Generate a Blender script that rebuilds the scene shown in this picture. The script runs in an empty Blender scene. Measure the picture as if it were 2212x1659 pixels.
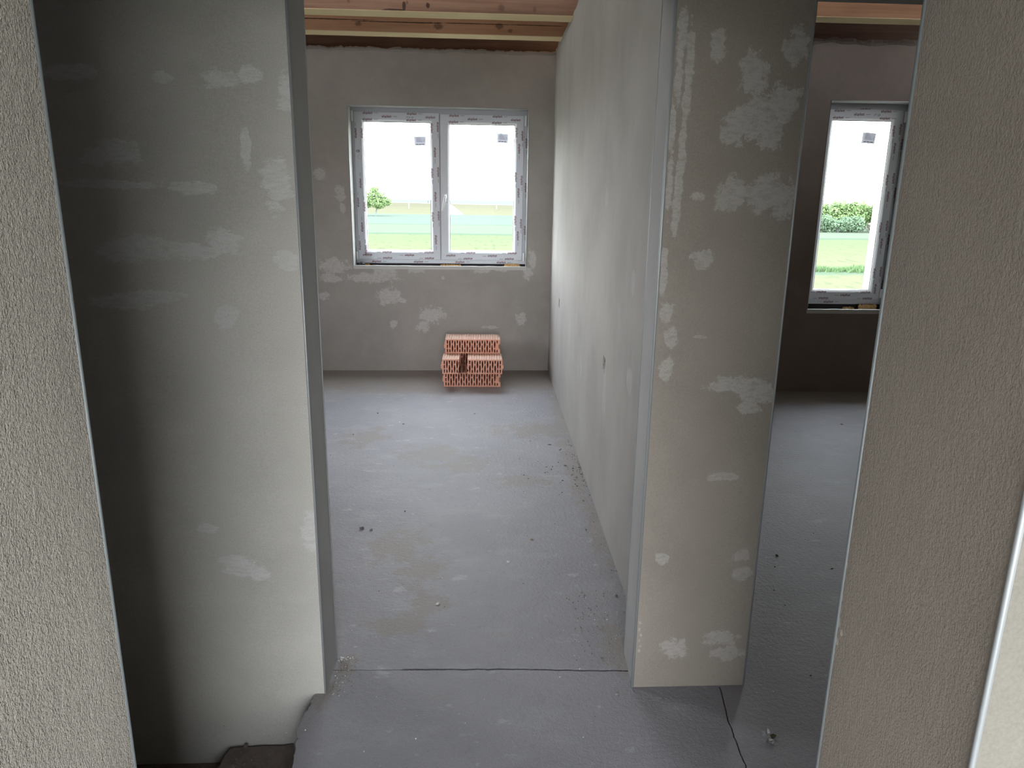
import bpy, bmesh, math, random
from mathutils import Vector, Matrix, noise as mnoise

random.seed(7)
SC = bpy.context.scene
COL = SC.collection

# ------------------------------------------------------------------ camera
cam_d = bpy.data.cameras.new('camera')
cam_d.sensor_fit = 'HORIZONTAL'
cam_d.sensor_width = 36.0
cam_d.lens = 1600.0 / 2212.0 * 36.0
cam_d.clip_start = 0.02
cam_d.clip_end = 3000
cam = bpy.data.objects.new('camera', cam_d)
COL.objects.link(cam)
FW = Vector((0.0370802, 0.96686668, -0.25257453))
RT = Vector((0.99929954, -0.03459879, 0.01426038))
UP = Vector((-0.00504911, 0.25292638, 0.96747235))
M = Matrix((( RT.x, UP.x, -FW.x, 0), (RT.y, UP.y, -FW.y, 0), (RT.z, UP.z, -FW.z, 1.606), (0, 0, 0, 1)))
cam.matrix_world = M
SC.camera = cam

# ------------------------------------------------------------------ sky, exposure
world = bpy.data.worlds.new('world')
SC.world = world
world.use_nodes = True
wn = world.node_tree
wn.nodes.clear()
wo = wn.nodes.new('ShaderNodeOutputWorld')
bg = wn.nodes.new('ShaderNodeBackground')
tc = wn.nodes.new('ShaderNodeTexCoord')
sx = wn.nodes.new('ShaderNodeSeparateXYZ')
cr = wn.nodes.new('ShaderNodeValToRGB')
cr.color_ramp.elements[0].position = 0.0
cr.color_ramp.elements[0].color = (1.0, 1.0, 1.0, 1)
cr.color_ramp.elements[1].position = 0.6
cr.color_ramp.elements[1].color = (0.86, 0.91, 1.0, 1)
wn.links.new(tc.outputs['Generated'], sx.inputs[0])
wn.links.new(sx.outputs['Z'], cr.inputs[0])
wn.links.new(cr.outputs[0], bg.inputs[0])
bg.inputs[1].default_value = 18.0
wn.links.new(bg.outputs[0], wo.inputs[0])

SC.view_settings.view_transform = 'Standard'
SC.view_settings.look = 'None'
SC.view_settings.exposure = 0.0
SC.view_settings.gamma = 1.0
SC.view_settings.use_curve_mapping = False
SC.cycles.max_bounces = 12
SC.cycles.diffuse_bounces = 8
SC.cycles.transparent_max_bounces = 12
SC.cycles.sample_clamp_indirect = 6.0
SC.cycles.caustics_reflective = False
SC.cycles.caustics_refractive = False


def portal(name, loc, rot, sx_, sy_):
    """a sampling aid for the window openings (gives off no light of its own)"""
    d = bpy.data.lights.new(name, 'AREA')
    d.shape = 'RECTANGLE'
    d.size, d.size_y = sx_, sy_
    d.cycles.is_portal = True
    o = bpy.data.objects.new(name, d)
    COL.objects.link(o)
    o.location = loc
    o.rotation_euler = rot
    return o


# ------------------------------------------------------------------ helpers
def link(o):
    COL.objects.link(o)
    return o


def tag(o, label=None, cat=None, group=None, kind=None):
    if label: o['label'] = label
    if cat: o['category'] = cat
    if group: o['group'] = group
    if kind: o['kind'] = kind
    return o


def empty(name, loc=(0, 0, 0), rz=0.0):
    o = bpy.data.objects.new(name, None)
    o.empty_display_size = 0.1
    o.location = loc
    o.rotation_euler = (0, 0, rz)
    return link(o)


def obj(name, bm, mats, parent=None, smooth=False, recalc=True):
    if recalc:
        bmesh.ops.recalc_face_normals(bm, faces=bm.faces[:])
    me = bpy.data.meshes.new(name)
    bm.to_mesh(me)
    bm.free()
    for m in (mats if isinstance(mats, (list, tuple)) else [mats]):
        me.materials.append(m)
    if smooth:
        for pl in me.polygons:
            pl.use_smooth = True
    o = bpy.data.objects.new(name, me)
    link(o)
    if parent is not None:
        o.parent = parent
    return o


def box(bm, x0, x1, y0, y1, z0, z1, mat=0):
    vs = [bm.verts.new((x, y, z)) for z in (z0, z1) for y in (y0, y1) for x in (x0, x1)]
    fs = []
    for q in ((0, 2, 3, 1), (4, 5, 7, 6), (0, 1, 5, 4), (2, 6, 7, 3), (0, 4, 6, 2), (1, 3, 7, 5)):
        f = bm.faces.new([vs[i] for i in q])
        f.material_index = mat
        fs.append(f)
    return vs, fs


def bevel(bm, w, seg=1):
    bmesh.ops.bevel(bm, geom=bm.edges[:], offset=w, segments=seg, affect='EDGES', profile=0.7)


def tube(bm, pts, rad, n=8, mat=0, caps=True):
    rings = []
    for i, p in enumerate(pts):
        p = Vector(p)
        a = Vector(pts[max(i - 1, 0)])
        b = Vector(pts[min(i + 1, len(pts) - 1)])
        d = (b - a).normalized()
        u = d.orthogonal().normalized()
        v = d.cross(u)
        r = rad[i] if isinstance(rad, (list, tuple)) else rad
        rings.append([bm.verts.new(p + r * (math.cos(2 * math.pi * k / n) * u + math.sin(2 * math.pi * k / n) * v)) for k in range(n)])
    for i in range(len(rings) - 1):
        best, off = 1e9, 0
        for s in range(n):
            dd = sum((rings[i][k].co - rings[i + 1][(k + s) % n].co).length for k in range(n))
            if dd < best: best, off = dd, s
        rings[i + 1] = rings[i + 1][off:] + rings[i + 1][:off]
        for k in range(n):
            f = bm.faces.new((rings[i][k], rings[i][(k + 1) % n], rings[i + 1][(k + 1) % n], rings[i + 1][k]))
            f.material_index = mat
    if caps:
        for rg in (rings[0], rings[-1]):
            f = bm.faces.new(rg)
            f.material_index = mat


def lump(bm, c, r, seed=0, sub=1, rough=0.35, mat=0):
    """an irregular stone, radii r = (rx, ry, rz)"""
    res = bmesh.ops.create_icosphere(bm, subdivisions=sub, radius=1.0)
    rng = random.Random(seed)
    ofs = Vector((rng.random() * 50, rng.random() * 50, rng.random() * 50))
    rz = Matrix.Rotation(rng.random() * 6.28, 3, 'Z')
    for v in res['verts']:
        k = 1 + rough * mnoise.noise(v.co * 1.7 + ofs) + rough * 0.5 * mnoise.noise(v.co * 4 + ofs)
        q = v.co * k
        q = Vector((q.x * r[0], q.y * r[1], q.z * r[2]))
        q = rz @ q
        v.co = q + Vector(c)
    for v in res['verts']:
        for f in v.link_faces:
            f.material_index = mat


# ------------------------------------------------------------------ materials
def new_mat(name):
    m = bpy.data.materials.new(name)
    m.use_nodes = True
    nt = m.node_tree
    nt.nodes.clear()
    out = nt.nodes.new('ShaderNodeOutputMaterial')
    bs = nt.nodes.new('ShaderNodeBsdfPrincipled')
    nt.links.new(bs.outputs[0], out.inputs[0])
    bs.inputs['Specular IOR Level'].default_value = 0.3
    return m, nt, bs, out


def plain(name, col, rough=0.6, metal=0.0, spec=0.3):
    m, nt, bs, out = new_mat(name)
    bs.inputs['Base Color'].default_value = (*col, 1)
    bs.inputs['Roughness'].default_value = rough
    bs.inputs['Metallic'].default_value = metal
    bs.inputs['Specular IOR Level'].default_value = spec
    return m


def math_n(nt, op, a, b=None, clamp=False):
    n = nt.nodes.new('ShaderNodeMath')
    n.operation = op
    n.use_clamp = clamp
    for i, v in enumerate((a, b)):
        if v is None: continue
        if isinstance(v, (int, float)): n.inputs[i].default_value = v
        else: nt.links.new(v, n.inputs[i])
    return n.outputs[0]


def vmath(nt, op, a, b=None):
    n = nt.nodes.new('ShaderNodeVectorMath')
    n.operation = op
    for i, v in enumerate((a, b)):
        if v is None: continue
        if isinstance(v, (tuple, list)): n.inputs[i].default_value = v
        else: nt.links.new(v, n.inputs[i])
    return n.outputs['Value' if op == 'LENGTH' else 'Vector']


def noise_n(nt, vec, scale, detail=4, rough=0.55, stretch=None):
    if stretch is not None:
        vec = vmath(nt, 'MULTIPLY', vec, stretch)
    n = nt.nodes.new('ShaderNodeTexNoise')
    n.inputs['Scale'].default_value = scale
    n.inputs['Detail'].default_value = detail
    n.inputs['Roughness'].default_value = rough
    nt.links.new(vec, n.inputs['Vector'])
    return n.outputs['Fac']


def smooth(nt, v, a, b):
    n = nt.nodes.new('ShaderNodeMapRange')
    n.interpolation_type = 'SMOOTHSTEP'
    n.inputs['From Min'].default_value = a
    n.inputs['From Max'].default_value = b
    nt.links.new(v, n.inputs['Value'])
    return n.outputs['Result']


def mixc(nt, fac, a, b, mode='MIX'):
    n = nt.nodes.new('ShaderNodeMix')
    n.data_type = 'RGBA'
    n.blend_type = mode
    if isinstance(fac, (int, float)): n.inputs[0].default_value = fac
    else: nt.links.new(fac, n.inputs[0])
    for i, v in ((6, a), (7, b)):
        if isinstance(v, (tuple, list)): n.inputs[i].default_value = (*v[:3], 1)
        else: nt.links.new(v, n.inputs[i])
    return n.outputs[2]


def pos(nt):
    return nt.nodes.new('ShaderNodeNewGeometry').outputs['Position']


def spots(nt, vec, lst, axes, wob=0.55, nscale=22.0, stretch=(1, 1, 1), lo=0.05, hi=0.30):
    """stains of given place and size (ellipses with ragged rims) -> 0..1"""
    rim = noise_n(nt, vec, nscale, 8, 0.74, stretch)
    rim = math_n(nt, 'MULTIPLY', math_n(nt, 'SUBTRACT', rim, 0.5), wob * 5.5)
    cur = None
    for a, b, ra, rb in lst:
        c = [0, 0, 0]
        s = [0, 0, 0]
        c[axes[0]], c[axes[1]] = a, b
        s[axes[0]], s[axes[1]] = 1 / (ra * 1.25), 1 / (rb * 1.25)
        l = vmath(nt, 'LENGTH', vmath(nt, 'MULTIPLY', vmath(nt, 'SUBTRACT', vec, tuple(c)), tuple(s)))
        cur = l if cur is None else math_n(nt, 'MINIMUM', cur, l)
    v = math_n(nt, 'ADD', math_n(nt, 'SUBTRACT', 1.0, cur), rim)
    return smooth(nt, v, lo, hi)


def bump(nt, bs, h, strength, dist):
    b = nt.nodes.new('ShaderNodeBump')
    b.inputs['Strength'].default_value = strength
    b.inputs['Distance'].default_value = dist
    nt.links.new(h, b.inputs['Height'])
    nt.links.new(b.outputs[0], bs.inputs['Normal'])


def plaster(name, base, light, patches=None, axes=(0, 2), streak=(1, 1, 1), grain=1.0, random_patch=0.0, dark=None, rough_sand=0.0):
    m, nt, bs, out = new_mat(name)
    p = pos(nt)
    big = noise_n(nt, p, 1.7, 5, 0.55)
    mid = noise_n(nt, p, 9.0, 5, 0.6, streak)
    fine = noise_n(nt, p, 260.0, 2, 0.6)
    b0 = tuple(c * 0.90 for c in base)
    b1 = tuple(c * 1.08 for c in base)
    col = mixc(nt, smooth(nt, big, 0.3, 0.7), b0, b1)
    col = mixc(nt, math_n(nt, 'MULTIPLY', smooth(nt, mid, 0.45, 0.8), 0.35), col, tuple(c * 1.15 for c in base))
    gr = math_n(nt, 'ADD', 0.80, math_n(nt, 'MULTIPLY', fine, 0.40))
    if patches:
        f = spots(nt, p, patches, axes, stretch=streak)
        brush = noise_n(nt, p, 75.0, 6, 0.7, tuple(q * w_ for q, w_ in zip(streak, (0.55, 1, 1.3))))
        f = math_n(nt, 'MULTIPLY', f, math_n(nt, 'ADD', 0.40, math_n(nt, 'MULTIPLY', smooth(nt, brush, 0.36, 0.56), 0.5)))
        col = mixc(nt, f, col, light)
    if random_patch > 0:
        n1 = noise_n(nt, p, 3.1, 7, 0.66, streak)
        f = smooth(nt, n1, 0.60, 0.72)
        col = mixc(nt, math_n(nt, 'MULTIPLY', f, random_patch), col, light)
    if dark:
        n2 = noise_n(nt, p, 2.3, 6, 0.62)
        col = mixc(nt, math_n(nt, 'MULTIPLY', smooth(nt, n2, 0.55, 0.75), 0.5), col, dark)
    mul = nt.nodes.new('ShaderNodeVectorMath')
    mul.operation = 'SCALE'
    nt.links.new(col, mul.inputs[0])
    nt.links.new(gr, mul.inputs['Scale'])
    nt.links.new(mul.outputs[0], bs.inputs['Base Color'])
    bs.inputs['Roughness'].default_value = 0.9
    bs.inputs['Specular IOR Level'].default_value = 0.15
    if rough_sand > 0:
        v1 = noise_n(nt, p, 380.0, 2, 0.6, (1, 1, 0.8))
        v2 = noise_n(nt, p, 150.0, 3, 0.6, (1, 1, 0.30))
        v3 = noise_n(nt, p, 26.0, 3, 0.6, (1, 1, 0.5))
        h = math_n(nt, 'ADD', math_n(nt, 'MULTIPLY', v1, 0.8), math_n(nt, 'MULTIPLY', v2, 0.45))
        h = math_n(nt, 'ADD', h, math_n(nt, 'MULTIPLY', v3, 0.5))
        bump(nt, bs, h, 1.0, 0.0075 * rough_sand)
    else:
        v1 = noise_n(nt, p, 300.0, 2, 0.6)
        v2 = noise_n(nt, p, 40.0, 3, 0.6, streak)
        h = math_n(nt, 'ADD', math_n(nt, 'MULTIPLY', v1, 0.4), v2)
        bump(nt, bs, h, 0.35 * grain, 0.003)
    return m


PIL = [(0.524, 2.032, 0.012, 0.051), (0.521, 1.906, 0.011, 0.082), (0.548, 1.953, 0.011, 0.081), (0.546, 1.847, 0.01, 0.083), (0.544, 1.727, 0.01, 0.086), (0.541, 1.627, 0.011, 0.088), (0.512, 1.787, 0.01, 0.072), (0.515, 1.627, 0.009, 0.1), (0.539, 1.552, 0.012, 0.064), (0.623, 1.989, 0.018, 0.037), (0.616, 2.017, 0.013, 0.014), (0.721, 1.933, 0.036, 0.042), (0.732, 1.892, 0.038, 0.024), (0.839, 1.994, 0.033, 0.046), (0.703, 1.79, 0.052, 0.042), (0.74, 1.809, 0.045, 0.048), (0.672, 1.765, 0.029, 0.03), (0.79, 1.767, 0.033, 0.049), (0.813, 1.852, 0.045, 0.048), (0.694, 1.604, 0.042, 0.04), (0.604, 1.598, 0.021, 0.013), (0.787, 1.606, 0.053, 0.051), (0.841, 1.594, 0.04, 0.051), (0.629, 1.423, 0.027, 0.026), (0.614, 1.433, 0.024, 0.011), (0.514, 1.369, 0.011, 0.067), (0.532, 1.261, 0.019, 0.027), (0.547, 1.192, 0.019, 0.031), (0.543, 1.093, 0.017, 0.036), (0.63, 1.196, 0.022, 0.006), (0.716, 1.044, 0.045, 0.017), (0.779, 1.051, 0.071, 0.026), (0.832, 1.022, 0.057, 0.036), (0.808, 0.978, 0.036, 0.018), (0.741, 0.753, 0.044, 0.012), (0.826, 0.482, 0.03, 0.02), (0.832, 0.416, 0.031, 0.025), (0.631, 0.147, 0.039, 0.032), (0.792, 0.178, 0.055, 0.024), (0.812, 0.125, 0.055, 0.025), (0.57, 0.469, 0.018, 0.02)]
LW = [(-1.083, 1.889, 0.07, 0.016), (-0.848, 1.882, 0.024, 0.014), (-0.621, 1.893, 0.03, 0.02), (-0.706, 1.88, 0.048, 0.02), (-0.527, 1.849, 0.024, 0.046), (-0.989, 1.689, 0.066, 0.036), (-0.941, 1.69, 0.018, 0.036), (-1.011, 1.605, 0.11, 0.012), (-0.791, 1.602, 0.056, 0.015), (-0.969, 1.432, 0.112, 0.032), (-0.819, 1.434, 0.088, 0.023), (-0.728, 1.46, 0.05, 0.032), (-0.554, 1.411, 0.032, 0.026), (-0.646, 1.718, 0.012, 0.053), (-0.567, 1.611, 0.037, 0.073), (-1.023, 1.291, 0.076, 0.02), (-0.933, 1.304, 0.076, 0.016), (-0.734, 1.24, 0.032, 0.029), (-0.842, 0.595, 0.035, 0.015), (-0.754, 0.469, 0.056, 0.032), (-0.7, 0.437, 0.028, 0.024), (-0.533, 0.577, 0.025, 0.062), (-0.51, 0.514, 0.011, 0.079), (-0.507, 1.792, 0.015, 0.059)]
BW = [(-1.333, 0.941, 0.12, 0.061), (-1.358, 0.84, 0.101, 0.033), (-1.014, 0.843, 0.182, 0.041), (-0.891, 0.884, 0.122, 0.061), (-0.856, 0.679, 0.102, 0.066), (-0.606, 0.907, 0.073, 0.02), (-0.468, 0.515, 0.104, 0.067), (-0.553, 0.409, 0.05, 0.051), (-0.734, 0.639, 0.033, 0.025), (-0.374, 0.847, 0.016, 0.016), (0.054, 0.402, 0.076, 0.013), (-0.822, 0.429, 0.033, 0.042), (0.153, 0.921, 0.05, 0.016), (-0.032, 0.912, 0.082, 0.02), (0.381, 0.894, 0.042, 0.049), (-1.413, 1.723, 0.047, 0.046), (-1.246, 1.553, 0.039, 0.077), (-1.231, 1.438, 0.024, 0.047), (0.326, 0.476, 0.042, 0.059), (0.42, 1.018, 0.033, 0.082), (-1.426, 0.676, 0.049, 0.033)]
FL = [(-0.397, 3.155, 0.118, 0.186), (-0.28, 2.916, 0.09, 0.142), (-0.21, 2.638, 0.074, 0.075), (-0.307, 2.509, 0.105, 0.078), (-0.337, 4.406, 0.174, 0.186), (-0.129, 4.243, 0.14, 0.158), (-0.79, 4.718, 0.122, 0.191), (-0.751, 5.939, 0.342, 0.103), (-0.477, 2.244, 0.035, 0.072), (-0.52, 2.111, 0.045, 0.069), (0.482, 2.351, 0.051, 0.141), (0.55, 4.245, 0.071, 0.649), (0.575, 5.204, 0.069, 0.704), (0.56, 3.345, 0.046, 0.367), (0.333, 4.875, 0.257, 0.164), (0.197, 3.947, 0.159, 0.083)]
XW = [(2.91, 1.263, 0.037, 0.053), (2.876, 0.876, 0.055, 0.054), (3.473, 0.653, 0.041, 0.109), (5.024, 0.658, 0.055, 0.092), (3.673, 1.573, 0.042, 0.043), (4.36, 0.584, 0.042, 0.067)]

PIL += [(0.512, 0.244, 0.004, 0.006), (0.512, 0.218, 0.004, 0.006), (0.518, 0.197, 0.004, 0.006), (0.514, 0.177, 0.004, 0.006), (0.518, 0.158, 0.004, 0.006), (0.515, 0.14, 0.004, 0.006)]
NR = [(0.869, 1.135, 0.004, 0.0047), (0.872, 1.116, 0.004, 0.0047), (0.87, 1.086, 0.004, 0.006), (0.867, 1.05, 0.004, 0.006), (0.857, 1.041, 0.004, 0.0048), (0.865, 1.023, 0.004, 0.0048), (0.871, 1.003, 0.004, 0.0049), (0.873, 1.637, 0.004, 0.0207), (0.886, 1.608, 0.004, 0.0158)]
BASE = (0.385, 0.368, 0.338)
LIGHT = (0.52, 0.515, 0.50)
M_pillar = plaster('plaster_pillar', (0.36, 0.325, 0.28), (0.50, 0.48, 0.45), PIL, (0, 2), (1, 1, 1), random_patch=0.18)  # warm brown of the shade is mixed into the base colour
M_left = plaster('plaster_left', (0.50, 0.49, 0.45), (0.60, 0.60, 0.58), LW, (0, 2), (0.6, 1, 1.4), random_patch=0.30)
M_back = plaster('plaster_back', (0.37, 0.35, 0.33), LIGHT, BW, (0, 2), (1, 1, 1), random_patch=0.12)
M_part = plaster('plaster_partition', (0.38, 0.37, 0.35), (0.43, 0.43, 0.43), XW, (1, 2), (1, 1, 0.25), random_patch=0.25)
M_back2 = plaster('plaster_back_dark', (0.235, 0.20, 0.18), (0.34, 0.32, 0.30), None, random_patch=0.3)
M_plain = plaster('plaster_plain', BASE, LIGHT, None, random_patch=0.2)
M_sand = plaster('plaster_sand', (0.43, 0.405, 0.35), LIGHT, None, streak=(1, 1, 0.4), dark=(0.36, 0.33, 0.28), rough_sand=1.35)
M_sand2 = plaster('plaster_sand_smooth', (0.285, 0.25, 0.21), (0.50, 0.47, 0.42), NR, (1, 2), streak=(1, 1, 0.3), dark=(0.24, 0.205, 0.17), rough_sand=0.22)  # brown base takes in the shade tone of the right-hand reveal
M_front = plaster('plaster_front', (0.275, 0.262, 0.225), (0.35, 0.345, 0.325), None, random_patch=0.4)
M_reveal = plaster('plaster_reveal', (0.40, 0.40, 0.385), LIGHT, None, streak=(1, 1, 0.08), rough_sand=0.35)
M_jamb = plaster('plaster_jamb', (0.46, 0.46, 0.46), LIGHT, None, streak=(1, 1, 0.15))
M_lip = plaster('plaster_lip', (0.55, 0.55, 0.53), (0.6, 0.6, 0.6))
M_bead = plain('galvanised_bead', (0.46, 0.49, 0.50), 0.45, 0.4)
M_bead2 = plain('galvanised_bead_dull', (0.17, 0.19, 0.195), 0.5, 0.3)
M_ext = plain('render_white', (0.75, 0.75, 0.74), 0.9)


def make_floor_mat():
    m, nt, bs, out = new_mat('screed')
    p = pos(nt)
    big = noise_n(nt, p, 1.3, 5, 0.6)
    mid = noise_n(nt, p, 7.0, 6, 0.65, (0.55, 1, 1))
    fine = noise_n(nt, p, 150.0, 3, 0.65)
    col = mixc(nt, smooth(nt, big, 0.3, 0.7), (0.262, 0.258, 0.280), (0.315, 0.309, 0.332))
    col = mixc(nt, math_n(nt, 'MULTIPLY', smooth(nt, mid, 0.5, 0.75), 0.55), col, (0.36, 0.363, 0.38))
    # light smears of laitance
    sm = noise_n(nt, p, 11.0, 5, 0.6, (0.6, 1.0, 1))
    col = mixc(nt, math_n(nt, 'MULTIPLY', smooth(nt, sm, 0.62, 0.70), 0.5), col, (0.44, 0.445, 0.465))
    sm2 = noise_n(nt, p, 42.0, 4, 0.6, (0.55, 1.0, 1))
    col = mixc(nt, math_n(nt, 'MULTIPLY', smooth(nt, sm2, 0.66, 0.72), 0.5), col, (0.48, 0.485, 0.50))
    dk = noise_n(nt, p, 17.0, 6, 0.7)
    col = mixc(nt, math_n(nt, 'MULTIPLY', smooth(nt, dk, 0.54, 0.72), 0.35), col, (0.20, 0.20, 0.21))
    # brownish dust stains
    st = spots(nt, p, FL, (0, 1), wob=0.75, nscale=9.0, lo=-0.05, hi=0.55)
    col = mixc(nt, math_n(nt, 'MULTIPLY', st, 0.6), col, (0.262, 0.228, 0.19))
    bn = noise_n(nt, p, 3.2, 6, 0.7)
    col = mixc(nt, math_n(nt, 'MULTIPLY', smooth(nt, bn, 0.58, 0.76), 0.4), col, (0.275, 0.245, 0.21))
    # soft shade below the window painted in: floor browner and darker towards that wall
    sp = nt.nodes.new('ShaderNodeSeparateXYZ')
    nt.links.new(p, sp.inputs[0])
    dy = math_n(nt, 'ADD', sp.outputs['Y'], math_n(nt, 'MULTIPLY', math_n(nt, 'SUBTRACT', bn, 0.5), 0.9))
    col = mixc(nt, math_n(nt, 'MULTIPLY', smooth(nt, dy, 5.65, 6.2), 0.7), col, (0.255, 0.222, 0.188))
    gr = math_n(nt, 'ADD', 0.82, math_n(nt, 'MULTIPLY', fine, 0.36))
    mul = nt.nodes.new('ShaderNodeVectorMath')
    mul.operation = 'SCALE'
    nt.links.new(col, mul.inputs[0])
    nt.links.new(gr, mul.inputs['Scale'])
    nt.links.new(mul.outputs[0], bs.inputs['Base Color'])
    bs.inputs['Roughness'].default_value = 0.55
    bs.inputs['Specular IOR Level'].default_value = 0.5
    v1 = noise_n(nt, p, 55.0, 4, 0.6)
    v2 = noise_n(nt, p, 200.0, 2, 0.6)
    h = math_n(nt, 'ADD', v1, math_n(nt, 'MULTIPLY', v2, 0.4))
    bump(nt, bs, h, 0.6, 0.007)
    return m


M_floor = make_floor_mat()


def make_pit_mat():
    m, nt, bs, out = new_mat('rough_concrete')
    p = pos(nt)
    n1 = noise_n(nt, p, 30, 5, 0.6)
    col = mixc(nt, n1, (0.12, 0.095, 0.08), (0.24, 0.20, 0.18))
    nt.links.new(col, bs.inputs['Base Color'])
    bs.inputs['Roughness'].default_value = 0.95
    bump(nt, bs, noise_n(nt, p, 90, 4, 0.6), 0.6, 0.01)
    return m


M_pit = make_pit_mat()


def make_wood(name, c0, c1, grain_axis=0, marks=None, axes=(0, 2), knots=None, rough=0.75):
    m, nt, bs, out = new_mat(name)
    p = pos(nt)
    s = [38, 38, 38]
    s[grain_axis] = 1.6
    g = noise_n(nt, p, 1.0, 6, 0.62, tuple(s))
    big = noise_n(nt, p, 2.1, 4, 0.5)
    col = mixc(nt, smooth(nt, g, 0.32, 0.7), c0, c1)
    col = mixc(nt, math_n(nt, 'MULTIPLY', smooth(nt, big, 0.45, 0.7), 0.4), col, tuple(c * 1.18 for c in c1))
    if knots:
        k = spots(nt, p, knots, axes, wob=0.25, nscale=40, lo=-0.1, hi=0.5)
        col = mixc(nt, math_n(nt, 'MULTIPLY', k, 0.6), col, (0.10, 0.055, 0.04))
    if marks:
        k = spots(nt, p, marks, axes, wob=0.3, nscale=14, lo=0.0, hi=0.35)
        col = mixc(nt, math_n(nt, 'MULTIPLY', k, 0.9), col, (0.045, 0.025, 0.02))
    nt.links.new(col, bs.inputs['Base Color'])
    bs.inputs['Roughness'].default_value = rough
    bump(nt, bs, g, 0.3, 0.003)
    return m


def make_brick_mats():
    m, nt, bs, out = new_mat('fired_clay')
    p = pos(nt)
    n1 = noise_n(nt, p, 25, 5, 0.6)
    n2 = noise_n(nt, p, 180, 2, 0.6)
    col = mixc(nt, smooth(nt, n1, 0.35, 0.7), (0.74, 0.35, 0.25), (0.80, 0.44, 0.33))
    g = nt.nodes.new('ShaderNodeNewGeometry')
    sp = nt.nodes.new('ShaderNodeSeparateXYZ')
    nt.links.new(g.outputs['Normal'], sp.inputs[0])
    # mortar dust settled on whatever lies face up
    n3 = noise_n(nt, p, 45, 4, 0.65)
    up = math_n(nt, 'MULTIPLY', smooth(nt, sp.outputs['Z'], 0.5, 0.9), smooth(nt, n3, 0.25, 0.6))
    sz = nt.nodes.new('ShaderNodeSeparateXYZ')
    nt.links.new(p, sz.inputs[0])
    up = math_n(nt, 'MULTIPLY', up, 0.75)
    col = mixc(nt, up, col, (0.62, 0.52, 0.45))
    nt.links.new(col, bs.inputs['Base Color'])
    bs.inputs['Roughness'].default_value = 0.9
    bump(nt, bs, n2, 0.3, 0.002)
    m2, nt, bs, out = new_mat('fired_clay_core')
    p = pos(nt)
    col = mixc(nt, noise_n(nt, p, 40, 4, 0.6), (0.26, 0.12, 0.08), (0.40, 0.20, 0.14))
    nt.links.new(col, bs.inputs['Base Color'])
    bs.inputs['Roughness'].default_value = 0.95
    return m, m2


M_brick, M_core = make_brick_mats()
M_pvc = plain('white_pvc_film', (0.62, 0.64, 0.70), 0.35, 0.0, 0.5)
M_pvc2 = plain('white_pvc', (0.80, 0.81, 0.82), 0.3, 0.0, 0.5)
M_gasket = plain('grey_gasket', (0.10, 0.10, 0.11), 0.6)
M_red = plain('print_red', (0.15, 0.03, 0.05), 0.5)
M_dark = plain('print_dark', (0.035, 0.035, 0.045), 0.5)
M_grey = plain('print_grey', (0.22, 0.23, 0.27), 0.5)
M_black = plain('black_rubber', (0.012, 0.012, 0.014), 0.6)
M_membrane = plain('dark_membrane', (0.035, 0.03, 0.035), 0.7)


def make_foam():
    m, nt, bs, out = new_mat('pu_foam')
    p = pos(nt)
    n = noise_n(nt, p, 60, 4, 0.6)
    nt.links.new(mixc(nt, n, (0.42, 0.24, 0.09), (0.68, 0.46, 0.22)), bs.inputs['Base Color'])
    bs.inputs['Roughness'].default_value = 0.9
    bump(nt, bs, n, 0.7, 0.006)
    return m


M_foam = make_foam()


def make_glass():
    m = bpy.data.materials.new('window_glass')
    m.use_nodes = True
    nt = m.node_tree
    nt.nodes.clear()
    out = nt.nodes.new('ShaderNodeOutputMaterial')
    tr = nt.nodes.new('ShaderNodeBsdfTransparent')
    tr.inputs[0].default_value = (0.95, 0.97, 0.965, 1)
    gl = nt.nodes.new('ShaderNodeBsdfGlossy')
    gl.inputs['Roughness'].default_value = 0.02
    fr = nt.nodes.new('ShaderNodeFresnel')
    fr.inputs[0].default_value = 1.45
    mx = nt.nodes.new('ShaderNodeMixShader')
    nt.links.new(math_n(nt, 'MULTIPLY', fr.outputs[0], 0.03), mx.inputs[0])
    nt.links.new(tr.outputs[0], mx.inputs[1])
    nt.links.new(gl.outputs[0], mx.inputs[2])
    nt.links.new(mx.outputs[0], out.inputs[0])
    return m


M_glass = make_glass()


def make_paper(name, c, k):
    m, nt, bs, out = new_mat(name)
    bs.inputs['Base Color'].default_value = (*c, 1)
    bs.inputs['Roughness'].default_value = 0.6
    t = nt.nodes.new('ShaderNodeBsdfTranslucent')
    t.inputs[0].default_value = (*c, 1)
    mx = nt.nodes.new('ShaderNodeMixShader')
    mx.inputs[0].default_value = k
    nt.links.new(bs.outputs[0], mx.inputs[1])
    nt.links.new(t.outputs[0], mx.inputs[2])
    nt.links.new(mx.outputs[0], out.inputs[0])
    return m


M_paper = make_paper('sticker_paper', (0.57, 0.58, 0.63), 0.13)
M_paper2 = make_paper('sticker_panel', (0.72, 0.71, 0.75), 0.9)


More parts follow.
